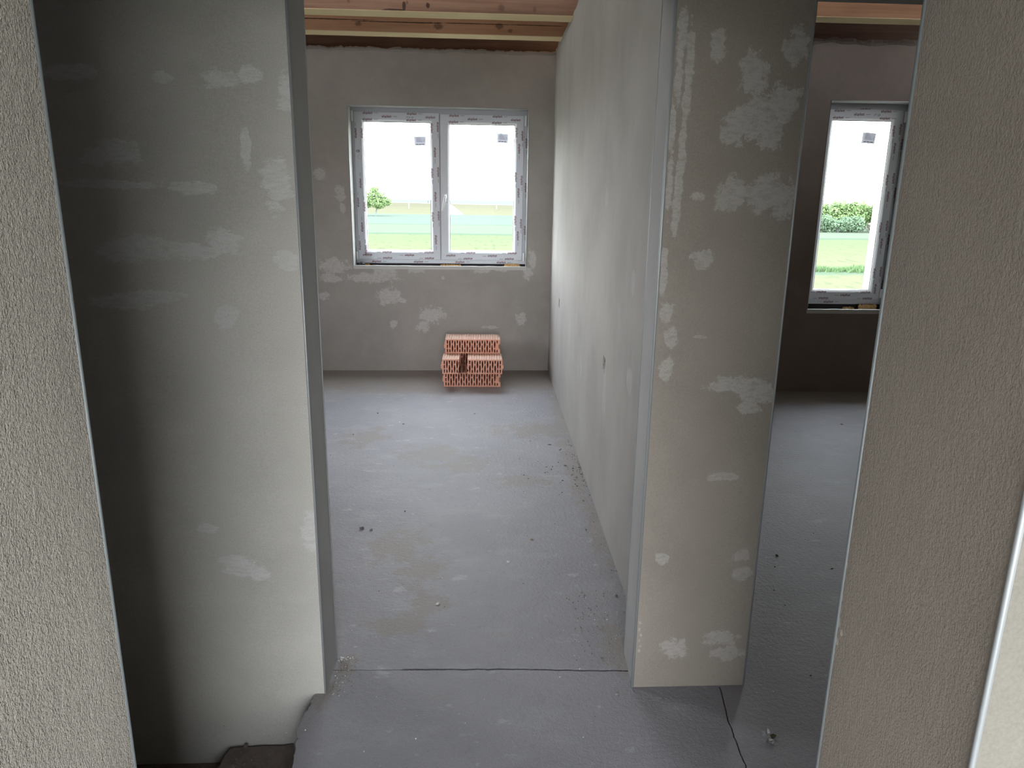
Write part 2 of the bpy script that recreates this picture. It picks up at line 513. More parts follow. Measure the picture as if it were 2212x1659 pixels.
def make_ground():
    m, nt, bs, out = new_mat('fields')
    p = pos(nt)
    sp = nt.nodes.new('ShaderNodeSeparateXYZ')
    nt.links.new(p, sp.inputs[0])
    w = math_n(nt, 'MULTIPLY', math_n(nt, 'SUBTRACT', noise_n(nt, p, 0.35, 5, 0.6), 0.5), 3.0)
    y = math_n(nt, 'ADD', sp.outputs['Y'], w)
    r = nt.nodes.new('ShaderNodeValToRGB')
    r.color_ramp.interpolation = 'LINEAR'
    nt.links.new(math_n(nt, 'DIVIDE', y, 200.0), r.inputs[0])
    yel = (0.066, 0.067, 0.042)
    yg = (0.057, 0.067, 0.039)
    pale = (0.056, 0.067, 0.050)
    mint = (0.053, 0.067, 0.055)
    tuft = (0.042, 0.059, 0.041)
    stops = [(0.0, yel), (43, yel), (44.5, tuft), (49, yg), (50, yel), (62, (0.062, 0.067, 0.040)), (72, yg), (79, yg), (80.0, tuft), (82, tuft), (83, pale), (102, pale), (103.5, tuft), (105, mint), (144, mint), (147, yel), (200, yel)]
    els = r.color_ramp.elements
    els[0].position = 0
    els[0].color = (*yel, 1)
    els[1].position = 1
    els[1].color = (*yel, 1)
    for yy, c in stops[1:-1]:
        e = els.new(yy / 200.0)
        e.color = (*c, 1)
    n = noise_n(nt, p, 1.6, 6, 0.72, (1.3, 0.30, 1))
    col = mixc(nt, math_n(nt, 'MULTIPLY', smooth(nt, n, 0.52, 0.64), 0.7), r.outputs[0], (0.040, 0.054, 0.030))
    near = smooth(nt, sp.outputs['Y'], 84, 80)
    col = mixc(nt, near, r.outputs[0], col)
    nt.links.new(col, bs.inputs['Base Color'])
    bs.inputs['Roughness'].default_value = 1.0
    bs.inputs['Specular IOR Level'].default_value = 0.0
    return m


M_ground = make_ground()


def make_bank():
    m, nt, bs, out = new_mat('dry_grass_bank')
    p = pos(nt)
    sp = nt.nodes.new('ShaderNodeSeparateXYZ')
    nt.links.new(p, sp.inputs[0])
    n = noise_n(nt, p, 0.35, 6, 0.65, (0.5, 1, 1))
    f = smooth(nt, math_n(nt, 'ADD', sp.outputs['Z'], math_n(nt, 'MULTIPLY', math_n(nt, 'SUBTRACT', n, 0.5), 2.2)), -2.7, -1.4)
    col = mixc(nt, f, (0.064, 0.062, 0.041), (0.055, 0.053, 0.037))
    n2 = noise_n(nt, p, 1.1, 6, 0.7)
    col = mixc(nt, math_n(nt, 'MULTIPLY', smooth(nt, n2, 0.5, 0.65), 0.45), col, (0.050, 0.053, 0.035))
    nt.links.new(col, bs.inputs['Base Color'])
    bs.inputs['Roughness'].default_value = 1.0
    bs.inputs['Specular IOR Level'].default_value = 0.0
    return m


M_bank = make_bank()
M_road = plain('pale_road', (0.0777, 0.0755, 0.0734), 1.0, 0, 0)
M_pile = plain('white_gravel', (0.37, 0.37, 0.37), 1.0, 0, 0)
M_post = plain('pale_post', (0.24, 0.225, 0.19), 0.9)
M_pole = plain('grey_pole', (0.11, 0.12, 0.13), 0.7)
M_plain_far = plain('far_plain', (0.0617, 0.0659, 0.0723), 1.0, 0, 0)


def leaf_mat(name, c):
    m = bpy.data.materials.new(name)
    m.use_nodes = True
    nt = m.node_tree
    nt.nodes.clear()
    out = nt.nodes.new('ShaderNodeOutputMaterial')
    p = pos(nt)
    n = noise_n(nt, p, 1.6, 4, 0.6)
    col = mixc(nt, smooth(nt, n, 0.3, 0.7), tuple(x * 0.75 for x in c), tuple(x * 1.2 for x in c))
    d = nt.nodes.new('ShaderNodeBsdfDiffuse')
    t = nt.nodes.new('ShaderNodeBsdfTranslucent')
    mx = nt.nodes.new('ShaderNodeMixShader')
    mx.inputs[0].default_value = 0.35
    nt.links.new(col, d.inputs[0])
    nt.links.new(col, t.inputs[0])
    nt.links.new(d.outputs[0], mx.inputs[1])
    nt.links.new(t.outputs[0], mx.inputs[2])
    nt.links.new(mx.outputs[0], out.inputs[0])
    return m


M_leaf = leaf_mat('leaf_light', (0.15, 0.215, 0.095))
M_leaf2 = leaf_mat('leaf_blue', (0.12, 0.175, 0.11))
M_leaf3 = leaf_mat('leaf_pale', (0.161, 0.1663, 0.1288))
M_bark = plain('bark', (0.11, 0.13, 0.115), 0.9)

# ------------------------------------------------------------------ geometry constants (metres)
D0, DS, DT = 2.124, 0.01545, 0.193         # corridor wall: near face y = D0 + DS*x, thickness DT
XL, XR, XJ, XP = -0.5165, 0.500, 0.507, 0.879   # door edges and right edge of the pier
BY, BS = 6.640, 0.0244                     # window wall of the room ahead
WX0, WX1, WZ0, WZ1 = -1.157, 0.365, 0.925, 2.277
B2Y = 5.945
VX0, VX1, VZ0, VZ1 = 2.642, 3.335, 0.676, 2.309
PX = 0.5845                                # left face of the partition
PT = 0.205
HT = 2.74
N0, N1 = 0.59, 0.87
NX = 0.478
PIT = -0.26


def yD(x): return D0 + DS * x
def yB(x): return BY + BS * x


def wall_grid(bm, xs, zs, hole, front, back, mats=(0, 0, 0)):
    """a wall between two faces; xs, zs the grid lines, hole(i,j) says which cells stay open.
    front(x,z) / back(x,z) give 3D points; material indices (front, back, sides)"""
    F = {(i, j): bm.verts.new(front(x, z)) for i, x in enumerate(xs) for j, z in enumerate(zs)}
    Bk = {(i, j): bm.verts.new(back(x, z)) for i, x in enumerate(xs) for j, z in enumerate(zs)}
    solid = lambda i, j: 0 <= i < len(xs) - 1 and 0 <= j < len(zs) - 1 and not hole(i, j)

    def face(vs, mi):
        f = bm.faces.new(vs)
        f.material_index = mi
    for i in range(len(xs) - 1):
        for j in range(len(zs) - 1):
            if not solid(i, j): continue
            face((F[i, j], F[i + 1, j], F[i + 1, j + 1], F[i, j + 1]), mats[0])
            face((Bk[i, j], Bk[i, j + 1], Bk[i + 1, j + 1], Bk[i + 1, j]), mats[1])
            if not solid(i - 1, j): face((F[i, j], F[i, j + 1], Bk[i, j + 1], Bk[i, j]), mats[2])
            if not solid(i + 1, j): face((F[i + 1, j], Bk[i + 1, j], Bk[i + 1, j + 1], F[i + 1, j + 1]), mats[2])
            if not solid(i, j - 1): face((F[i, j], Bk[i, j], Bk[i + 1, j], F[i + 1, j]), mats[2])
            if not solid(i, j + 1): face((F[i, j + 1], F[i + 1, j + 1], Bk[i + 1, j + 1], Bk[i, j + 1]), mats[2])
    loose = [v for v in bm.verts if not v.link_faces]
    bmesh.ops.delete(bm, geom=loose, context='VERTS')


def simple_hole(h):
    return lambda i, j: (i, j) in h


def prism(bm, pts, z0, z1, mat=0, side=0):
    """plan polygon pulled up from z0 to z1"""
    lo = [bm.verts.new((x, y, z0)) for x, y in pts]
    hi = [bm.verts.new((x, y, z1)) for x, y in pts]
    n = len(pts)
    f = bm.faces.new(hi)
    f.material_index = mat
    f = bm.faces.new(lo[::-1])
    f.material_index = mat
    for k in range(n):
        f = bm.faces.new((lo[k], lo[(k + 1) % n], hi[(k + 1) % n], hi[k]))
        f.material_index = side


def bead(parent, x, y, z0, z1, r=0.0035, mat=None):
    bm = bmesh.new()
    tube(bm, [(x, y, z0), (x, y, z1)], r, 8)
    return obj('corner_bead', bm, mat or M_bead, parent, smooth=True)


def struct(o, label=None, cat='wall'):
    o['kind'] = 'structure'
    if label:
        o['label'] = label
        o['category'] = cat
    return o


# ------------------------------------------------------------------ floor
sub = bmesh.new()
box(sub, -3.4, 4.4, -1.55, 7.0, PIT - 0.1, PIT)
floor = obj('floor', sub, M_pit)
struct(floor, 'grey cement screed floor with brown dusty stains and joints', 'floor')


def wig(a, b, amp, seed, step=0.012):
    """points from a to b with small random wobble across the line"""
    rng = random.Random(seed)
    a, b = Vector(a), Vector(b)
    L = (b - a).length
    n = max(2, int(L / step))
    t = (b - a).normalized()
    nn = Vector((-t.y, t.x))
    out = []
    for i in range(n + 1):
        q = a + (b - a) * (i / n)
        s = 0 if i in (0, n) else amp * (1.2 * mnoise.noise(Vector((q.x * 25, q.y * 25, seed))) + 0.7 * mnoise.noise(Vector((q.x * 90, q.y * 90, seed + 5))))
        out.append((q.x + nn.x * s, q.y + nn.y * s))
    return out


def path(pts, amp, seed, step=0.012):
    out = []
    for k in range(len(pts) - 1):
        seg = wig(pts[k], pts[k + 1], amp, seed + k, step)
        out += seg if k == 0 else seg[1:]
    return out


joint = path([(-0.60, 2.236), (-0.26, 2.233), (0.09, 2.230), (0.505, 2.214), (0.80, 2.214)], 0.0022, 3)
jn2 = path([(0.795, 2.214), (0.793, 2.12), (0.773, 1.98), (0.759, 1.767), (0.742, 1.40), (0.73, 0.89)], 0.0035, 11)
edge = path([(-0.60, 2.236), (-0.548, 2.113), (-0.566, 1.99), (-0.559, 1.90), (-0.545, 1.79), (-0.54, 1.6), (-0.55, 1.3), (-0.53, 0.89)], 0.0085, 21, 0.008)

# room ahead
bm = bmesh.new()
far = [(x, y + (0.012 if x > -0.28 else 0.004)) for x, y in joint if x < 0.795]
prism(bm, far + [(0.795, 2.23), (0.795, 6.72), (-3.1, 6.72), (-3.1, 2.24)], PIT, 0.0)
obj('screed_slab', bm, M_floor, floor)
# corridor
bm = bmesh.new()
top = [p for p in edge[1:]][::-1] + joint[0:] + jn2[1:]
n = len(top)
lv = [(0.0, 0.0), (-0.012, -0.004), (-0.05, 0.006), (-0.10, 0.016), (-0.17, 0.022), (PIT, 0.03)]
rings = []
ne = len(edge) - 1
for k, (z, off) in enumerate(lv):
    ring = []
    for i, (x, y) in enumerate(top):
        if i < ne and k > 0:
            q = mnoise.noise(Vector((y * 30, z * 40, 4.0))) * 0.012 + mnoise.noise(Vector((y * 90, z * 90, 9.0))) * 0.006
            ring.append(bm.verts.new((x + off * -0.4 + q, y, z)))
        else:
            ring.append(bm.verts.new((x, y, z)))
    rings.append(ring)
bm.faces.new(rings[0])
bm.faces.new(rings[-1][::-1])
for k in range(len(lv) - 1):
    for i in range(n):
        bm.faces.new((rings[k][i], rings[k + 1][i], rings[k + 1][(i + 1) % n], rings[k][(i + 1) % n]))
obj('screed_slab', bm, M_floor, floor)
# room on the right with its part of the corridor
bm = bmesh.new()
jr = [(x + 0.0045, y) for x, y in jn2]
prism(bm, jr + [(4.3, 0.89), (4.3, 6.2), (0.801, 6.2)], PIT, 0.0)
obj('screed_slab', bm, M_floor, floor)
# room behind the camera
bm = bmesh.new()
prism(bm, [(-3.3, -1.5), (4.3, -1.5), (4.3, 0.884), (-3.3, 0.884)], PIT, 0.0)
obj('screed_slab', bm, M_floor, floor)
# thin mortar bed lying in the recess left of the corridor screed
bm = bmesh.new()
mb = path([(-0.50, 2.11), (-0.83, 2.09), (-0.838, 2.06), (-0.845, 1.98), (-0.83, 1.8), (-0.86, 1.4), (-0.84, 0.9), (-0.5, 0.9)], 0.006, 51, 0.02)
prism(bm, mb[:-1] + [(-0.5, 0.9)], PIT, -0.185)
obj('mortar_bed', bm, M_pit, floor)
bm = bmesh.new()
rr = random.Random(12)
for k in range(34):
    x = rr.uniform(-0.80, -0.60)
    y = rr.uniform(1.75, 2.10)
    s = rr.uniform(0.003, 0.009)
    lump(bm, (x, y, -0.185 + s * 0.4), (s, s, s * 0.7), k, 1)
o = obj('rubble_grains', bm, M_pit, floor)
o['kind'] = 'stuff'

# ------------------------------------------------------------------ corridor wall: left part, pier, right part, lintels
def front_D(x, z): return (x, yD(x), z)
def back_D(x, z): return (x, yD(x) + DT, z)


bm = bmesh.new()
wall_grid(bm, [-3.1, -1.5, XL], [PIT, 0.0, 2.15, HT], lambda i, j: False, front_D, back_D, (0, 1, 2))
wl = obj('wall_left', bm, [M_left, M_plain, M_reveal])
struct(wl, 'grey plastered corridor wall left of the middle doorway')
bead(wl, XL, yD(XL), 0.0, 2.15)
bead(wl, XL - 0.001, yD(XL) + DT, 0.0, 2.15)

bm = bmesh.new()
# the pier: its jamb ends a little proud of the partition behind it
pf = [(XR, yD(XR)), (XP, yD(XP)), (XP, yD(XP) + DT), (XJ, yD(XJ) + DT)]
lo = [bm.verts.new((x, y, PIT)) for x, y in pf]
hi = [bm.verts.new((x, y, HT)) for x, y in pf]
for k, mi in ((0, 0), (1, 2), (2, 1), (3, 2)):
    f = bm.faces.new((lo[k], lo[(k + 1) % 4], hi[(k + 1) % 4], hi[k]))
    f.material_index = mi
bm.faces.new(hi)
bm.faces.new(lo[::-1])
wp = obj('wall_middle', bm, [M_pillar, M_plain, M_jamb])
struct(wp, 'grey plastered pier between the two doorways with light filler patches')
bead(wp, XR, yD(XR), 0.0, HT, 0.0045)
bead(wp, XP, yD(XP), 0.0, HT)
bead(wp, XJ, yD(XJ) + DT, 0.0, HT, 0.0025)

bm = bmesh.new()
wall_grid(bm, [1.87, 4.3], [PIT, HT], lambda i, j: False, front_D, back_D)
struct(obj('wall_right', bm, M_plain), 'plastered corridor wall right of the second doorway')
bm = bmesh.new()
wall_grid(bm, [XL, XR], [2.15, HT], lambda i, j: False, front_D, back_D)
struct(obj('trim_1', bm, M_plain), 'plastered lintel over the middle doorway', 'lintel')
bm = bmesh.new()
wall_grid(bm, [XP, 1.87], [2.15, HT], lambda i, j: False, front_D, back_D)
struct(obj('trim_2', bm, M_plain), 'plastered lintel over the right doorway', 'lintel')

# ------------------------------------------------------------------ window wall of the room ahead
bm = bmesh.new()
xs = [-3.1, WX0, WX1, 0.80]
zs = [PIT, WZ0, WZ1, 2.72]
wall_grid(bm, xs, zs, simple_hole({(1, 1)}), lambda x, z: (x, yB(x), z), lambda x, z: (x, yB(x) + 0.30, z), (0, 1, 2))
wb = obj('wall_back', bm, [M_back, M_ext, M_reveal])
struct(wb, 'brownish grey plastered back wall around the two-sash window')
# ragged rim where the plaster ends under the timber
bm = bmesh.new()
rng = random.Random(5)
N = 170
prev = None
for i in range(N + 1):
    x = -1.75 + (PX + 1.75) * i / N
    h = 2.728 + 0.020 * mnoise.noise(Vector((x * 9, 0, 1))) + 0.012 * mnoise.noise(Vector((x * 40, 0, 2)))
    l = 2.695 + 0.020 * mnoise.noise(Vector((x * 6, 3, 1)))
    t = 0.012 + 0.008 * mnoise.noise(Vector((x * 30, 7, 3)))
    ring = [bm.verts.new((x, yB(x) + 0.004, l)), bm.verts.new((x, yB(x) - t, (l + h) / 2 + 0.004)), bm.verts.new((x, yB(x) - t * 0.7, h)), bm.verts.new((x, yB(x) + 0.05, h + 0.002))]
    if prev:
        for k in range(3):
            bm.faces.new((prev[k], ring[k], ring[k + 1], prev[k + 1]))
    prev = ring
obj('plaster_rim', bm, M_back, wb)
# plaster lip along the ledge and bead round the opening
bm = bmesh.new()
for i in range(60):
    xa = WX0 + (WX1 - WX0) * i / 60
    xb = WX0 + (WX1 - WX0) * (i + 1) / 60
    ha = 0.950 + 0.0025 * mnoise.noise(Vector((xa * 12, 0, 0)))
    hb = 0.950 + 0.0025 * mnoise.noise(Vector((xb * 12, 0, 0)))
    v = [bm.verts.new(q) for q in ((xa, yB(xa) - 0.001, 0.92), (xb, yB(xb) - 0.001, 0.92), (xb, yB(xb) - 0.001, hb), (xa, yB(xa) - 0.001, ha),
                                   (xa, yB(xa) + 0.022, 0.92), (xb, yB(xb) + 0.022, 0.92), (xb, yB(xb) + 0.022, hb), (xa, yB(xa) + 0.022, ha))]
    bm.faces.new(v[0:4])
    bm.faces.new((v[3], v[2], v[6], v[7]))
    bm.faces.new((v[7], v[6], v[5], v[4]))
obj('plaster_lip', bm, M_lip, wb)
for xx in (WX0, WX1):
    bead(wb, xx, yB(xx), 0.95, WZ1, 0.003)
bm = bmesh.new()
tube(bm, [(WX0, yB(WX0), WZ1), (WX1, yB(WX1), WZ1)], 0.003, 8)
obj('corner_bead', bm, M_bead, wb, smooth=True)

# ------------------------------------------------------------------ partition between the two rooms
bm = bmesh.new()
ya = yD(PX) + DT - 0.02
hy = [(3.482, 3.550), (5.750, 5.818)]
hz = [(0.762, 0.828), (0.722, 0.788)]
ys = [ya, hy[0][0], hy[0][1], hy[1][0], hy[1][1], 6.70]
zz = [PIT, hz[1][0], hz[0][0], hz[1][1], hz[0][1], 2.748]
holes = {(1, 2), (1, 3), (3, 1), (3, 2)}
wall_grid(bm, ys, zz, simple_hole(holes), lambda y, z: (PX, y, z), lambda y, z: (PX + PT, y, z), (0, 1, 0))
wpar = obj('wall_partition', bm, [M_part, M_plain])
struct(wpar, 'smooth light grey plastered partition wall right of the room ahead')
for k in range(2):
    y0, y1 = hy[k]
    z0, z1 = (hz[k][0], hz[k][1])
    bm = bmesh.new()
    # grey box set back in the wall, with a ragged plaster collar
    box(bm, PX + 0.035, PX + PT - 0.01, y0 - 0.002, y1 + 0.002, z0 - 0.002, z1 + 0.002, 0)
    rg = random.Random(40 + k)
    for q in range(26):
        a = q / 26 * 2 * math.pi
        ry, rz = (y1 - y0) / 2, (z1 - z0) / 2
        rr_ = rg.uniform(0.85, 1.05)
        cy = (y0 + y1) / 2 + rr_ * ry * max(-1, min(1, 1.35 * math.cos(a)))
        cz = (z0 + z1) / 2 + rr_ * rz * max(-1, min(1, 1.35 * math.sin(a)))
        s = rg.uniform(0.008, 0.017)
        lump(bm, (PX + 0.012, cy, cz), (s * 0.7, s, s), q + 70 * k, 1, 0.5, 1)
    obj('socket_box', bm, [M_membrane, M_part], wpar)
bm = bmesh.new()
prev = None
for i in range(160):
    y = 2.4 + 4.25 * i / 159
    h = 2.752 + 0.022 * mnoise.noise(Vector((y * 7, 1, 1))) + 0.014 * mnoise.noise(Vector((y * 35, 2, 1))) + 0.010 * (6.6 - y)
    ring = [bm.verts.new((PX + 0.002, y, 2.72)), bm.verts.new((PX - 0.008, y, h - 0.012)), bm.verts.new((PX + 0.004, y, h)), bm.verts.new((PX + 0.06, y, h))]
    if prev:
        for k in range(3):
            bm.faces.new((prev[k], ring[k], ring[k + 1], prev[k + 1]))
    prev = ring
obj('plaster_rim', bm, M_part, wpar)

# left wall of the room ahead, with a window that lights it from the side
bm = bmesh.new()
LWX = -3.0
wall_grid(bm, [2.2, 3.75, 4.75, 6.75], [PIT, 1.0, 2.20, HT], simple_hole({(1, 1)}), lambda y, z: (LWX, y, z), lambda y, z: (LWX - 0.3, y, z), (0, 1, 0))
struct(obj('wall_room_left', bm, [M_plain, M_ext]), 'plastered left wall of the room ahead')

# ------------------------------------------------------------------ right-hand room
bm = bmesh.new()
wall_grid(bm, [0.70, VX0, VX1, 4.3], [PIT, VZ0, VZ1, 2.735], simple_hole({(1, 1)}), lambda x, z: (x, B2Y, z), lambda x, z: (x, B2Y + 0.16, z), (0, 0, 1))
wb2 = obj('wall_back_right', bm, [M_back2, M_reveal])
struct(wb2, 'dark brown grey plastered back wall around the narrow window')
bm = bmesh.new()
wall_grid(bm, [0.70, VX0 + 0.03, VX1 - 0.062, 4.3], [PIT, VZ0 + 0.03, VZ1 - 0.03, 2.735], simple_hole({(1, 1)}), lambda x, z: (x, B2Y + 0.24, z), lambda x, z: (x, B2Y + 0.38, z), (0, 0, 0))
obj('outer_render', bm, M_ext, wb2)
bm = bmesh.new()
prev = None
for i in range(110):
    x = 2.2 + 1.5 * i / 109
    h = 2.742 + 0.024 * mnoise.noise(Vector((x * 9, 5, 1))) + 0.012 * mnoise.noise(Vector((x * 44, 2, 8)))
    l = 2.70 + 0.02 * mnoise.noise(Vector((x * 6, 8, 1)))
    t = 0.012 + 0.008 * mnoise.noise(Vector((x * 30, 9, 3)))
    ring = [bm.verts.new((x, B2Y + 0.004, l)), bm.verts.new((x, B2Y - t, (l + h) / 2)), bm.verts.new((x, B2Y - t * 0.6, h)), bm.verts.new((x, B2Y + 0.05, h))]
    if prev:
        for k in range(3):
            bm.faces.new((prev[k], ring[k], ring[k + 1], prev[k + 1]))
    prev = ring
obj('plaster_rim', bm, M_back2, wb2)
bm = bmesh.new()
for i in range(40):
    xa = VX0 - 0.004 + (VX1 - VX0) * i / 40
    xb = VX0 - 0.004 + (VX1 - VX0) * (i + 1) / 40
    ha = 0.700 + 0.002 * mnoise.noise(Vector((xa * 12, 0, 0)))
    hb = 0.700 + 0.002 * mnoise.noise(Vector((xb * 12, 0, 0)))
    y = B2Y
    v = [bm.verts.new(q) for q in ((xa, y - 0.001, 0.665), (xb, y - 0.001, 0.665), (xb, y - 0.001, hb), (xa, y - 0.001, ha),
                                   (xa, y + 0.022, 0.665), (xb, y + 0.022, 0.665), (xb, y + 0.022, hb), (xa, y + 0.022, ha))]
    bm.faces.new(v[0:4])
    bm.faces.new((v[3], v[2], v[6], v[7]))
    bm.faces.new((v[7], v[6], v[5], v[4]))
obj('plaster_lip', bm, M_lip, wb2)
bead(wb2, VX0, B2Y, 0.70, VZ1, 0.003)
bm = bmesh.new()
tube(bm, [(VX0, B2Y, VZ1), (VX1, B2Y, VZ1)], 0.003, 8)
obj('corner_bead', bm, M_bead, wb2, smooth=True)
bm = bmesh.new()
box(bm, 4.3, 4.55, N0, 6.3, PIT, HT)
struct(obj('wall_far_right', bm, M_plain), 'plastered outer wall on the far right')

# ------------------------------------------------------------------ the wall the photographer stands in
bm = bmesh.new()
wall_grid(bm, [-3.3, -NX], [PIT, 0.0, HT], lambda i, j: False, lambda x, z: (x, N0, z), lambda x, z: (x, N1, z), (0, 2, 1))
wnl = obj('wall_near_left', bm, [M_front, M_sand, M_plain])
struct(wnl, 'rough sandy plaster jamb filling the left edge of the view')
bead(wnl, -NX, N1, 0.0, 2.15, 0.0025, M_bead2)
bead(wnl, -NX, N0, 0.0, 2.15, 0.0025, M_bead2)
bm = bmesh.new()
wall_grid(bm, [NX, 4.3], [PIT, 0.0, HT], lambda i, j: False, lambda x, z: (x, N0, z), lambda x, z: (x, N1, z), (0, 2, 1))
wnr = obj('wall_near_right', bm, [M_front, M_sand2, M_plain])
struct(wnr, 'brown grey plaster jamb at the right edge with a bright front face')
bead(wnr, NX, N1, 0.0, 2.15, 0.0025, M_bead2)
bead(wnr, NX, N0, 0.0, 2.15, 0.003)
bm = bmesh.new()
wall_grid(bm, [-NX, NX], [2.15, HT], lambda i, j: False, lambda x, z: (x, N0, z), lambda x, z: (x, N1, z))
struct(obj('trim_3', bm, M_plain), 'plastered lintel over the near doorway', 'lintel')
# end walls of the corridor and the room behind the camera (unseen openings added to let light in)
bm = bmesh.new()
box(bm, -3.4, -3.1, -1.55, 2.3, PIT, HT)
struct(obj('wall_corridor_end', bm, M_plain), 'plastered end wall of the corridor')
bm = bmesh.new()
BX0, BX1, BZ0, BZ1 = -0.46, 0.60, 0.02, 2.40  # unseen opening, place and width shaped for the light on the left wall
CX0, CX1 = -2.65, -1.75  # second unseen opening, added to light the pier through the near doorway
BYR = -1.25
wall_grid(bm, [-3.3, CX0, CX1, BX0, BX1, 3.5], [PIT, BZ0, 1.15, BZ1, HT], simple_hole({(1, 2), (3, 1), (3, 2)}), lambda x, z: (x, BYR, z), lambda x, z: (x, BYR - 0.3, z), (0, 1, 0))
struct(obj('wall_rear', bm, [M_plain, M_ext]), 'plastered wall behind the camera with two unglazed openings placed to let light in')
bm = bmesh.new()
RX = 3.2
RY0, RY1 = -1.2, -0.05  # unseen side opening, added to brighten the near left jamb
wall_grid(bm, [BYR - 0.3, RY0, RY1, N0], [PIT, 0.85, 2.30, HT], simple_hole({(1, 1)}), lambda y, z: (RX, y, z), lambda y, z: (RX + 0.3, y, z), (0, 1, 0))
struct(obj('wall_rear_right', bm, [M_plain, M_ext]), 'plastered right wall of the room behind the camera')

# ------------------------------------------------------------------ ceiling deck and timber
M_deck = make_wood('deck_boards', (0.60, 0.45, 0.28), (0.72, 0.56, 0.36), 1)
bm = bmesh.new()
box(bm, -3.4, 4.55, -1.55, 7.0, 2.985, 3.05)
ceil = obj('ceiling', bm, M_deck)
struct(ceil, 'timber boards over the joists', 'ceiling')
bm = bmesh.new()
box(bm, -3.4, 4.55, -1.55, 2.30, 2.74, 2.78)
struct(obj('ceiling_corridor', bm, M_plain), 'ceiling over the corridor', 'ceiling')

K1 = [(-1.36, 2.80, 0.02, 0.012), (-0.90, 2.79, 0.01, 0.012), (-0.52, 2.79, 0.008, 0.012), (0.10, 2.775, 0.02, 0.02), (0.32, 2.77, 0.012, 0.02)]
C1 = [(-0.385, 2.775, 0.013, 0.016), (-0.61, 2.742, 0.06, 0.008), (-0.54, 2.77, 0.010, 0.03)]
K2 = [(-1.62, 2.79, 0.03, 0.02), (-0.95, 2.79, 0.022, 0.017), (-0.36, 2.785, 0.035, 0.022), (0.10, 2.80, 0.03, 0.02), (0.18, 2.77, 0.02, 0.012)]
C2 = [(-1.30, 2.817, 0.42, 0.0035), (-0.62, 2.808, 0.34, 0.0035), (-0.10, 2.812, 0.30, 0.003), (0.38, 2.812, 0.20, 0.003)]
WOOD_S0, WOOD_S1 = (0.60, 0.34, 0.22), (0.72, 0.45, 0.31)
M_j1 = make_wood('joist_side_first', (0.22, 0.125, 0.085), (0.31, 0.185, 0.13), 0, C1, (0, 2), K1)
M_j2 = make_wood('joist_side_second', WOOD_S0, WOOD_S1, 0, C2, (0, 2), K2)
M_j3 = make_wood('joist_side_third', (0.20, 0.10, 0.055), (0.28, 0.15, 0.085), 0, [(2.95, 2.765, 0.012, 0.012)], (0, 2), None)
M_jb = make_wood('joist_underside', (0.80, 0.63, 0.37), (0.88, 0.74, 0.47), 0)
M_plate = make_wood('plate_dark', (0.13, 0.075, 0.055), (0.20, 0.12, 0.09), 0)


def joist(x0, x1, y0, w, z0, z1, slope, mat, label, rough_seed):
    bm = bmesh.new()
    n = 48
    rings = []
    for i in range(n + 1):
        x = x0 + (x1 - x0) * i / n
        j = 0.002 * mnoise.noise(Vector((x * 6, rough_seed, 0)))
        y = y0 + slope * x + j
        rings.append([bm.verts.new(q) for q in ((x, y, z0 + 0.003), (x, y + 0.003, z0), (x, y + w - 0.003, z0 + j), (x, y + w, z0 + 0.003), (x, y + w, z1), (x, y, z1))])
    for i in range(n):
        for k in range(6):
            f = bm.faces.new((rings[i][k], rings[i + 1][k], rings[i + 1][(k + 1) % 6], rings[i][(k + 1) % 6]))
            f.material_index = 1 if k in (0, 1) else 0
    bm.faces.new(rings[0])
    bm.faces.new(rings[-1][::-1])
    o = obj('ceiling_joist', bm, [mat, M_jb])
    tag(o, label, 'beam', 'timber joists under the roof')
    return o


joist(-3.0, 0.66, 5.363, 0.185, 2.736, 2.985, BS, M_j1, 'nearer reddish brown timber joist spanning the room ahead, pale underside', 1)
joist(-3.0, 0.66, 6.061, 0.170, 2.736, 2.985, BS, M_j2, 'farther timber joist with long drying cracks, close to the window wall', 2)
joist(0.72, 4.3, 5.20, 0.170, 2.736, 2.985, 0.012, M_j3, 'timber joist above the narrow window in the right-hand room', 3)
bm = bmesh.new()
bm2 = [bm.verts.new(q) for q in ((-3.0, yB(-3) + 0.045, 2.70), (0.79, yB(0.79) + 0.045, 2.70), (0.79, yB(0.79) + 0.26, 2.70), (-3.0, yB(-3) + 0.26, 2.70),
                                 (-3.0, yB(-3) + 0.045, 2.985), (0.79, yB(0.79) + 0.045, 2.985), (0.79, yB(0.79) + 0.26, 2.985), (-3.0, yB(-3) + 0.26, 2.985))]
for q in ((0, 1, 2, 3), (4, 7, 6, 5), (0, 4, 5, 1), (2, 6, 7, 3), (0, 3, 7, 4), (1, 5, 6, 2)):
    bm.faces.new([bm2[i] for i in q])
tag(obj('wall_plate', bm, M_plate), 'dark timber plate on top of the window wall ahead', 'beam')
bm = bmesh.new()
box(bm, 0.8, 4.3, B2Y + 0.045, B2Y + 0.158, 2.72, 2.985)
tag(obj('wall_plate', bm, M_plate), 'dark timber plate on top of the wall with the narrow window', 'beam')

# ------------------------------------------------------------------ lettering on the protective film
def text_mesh(s, size, bold=0.0, shear=0.0):
    cu = bpy.data.curves.new('film_text', 'FONT')
    cu.body = s
    cu.size = size
    cu.offset = bold
    cu.shear = shear
    cu.resolution_u = 2
    cu.align_x = 'LEFT'
    to = bpy.data.objects.new('film_text', cu)
    COL.objects.link(to)
    dg = bpy.context.evaluated_depsgraph_get()
    me = to.evaluated_get(dg).to_mesh()
    vs = [v.co.copy() for v in me.vertices]
    fs = [tuple(p_.vertices) for p_ in me.polygons]
    to.to_mesh_clear()
    bpy.data.objects.remove(to)
    bpy.data.curves.remove(cu)
    x0 = min(v.x for v in vs)
    return [(v.x - x0, v.y) for v in vs], fs


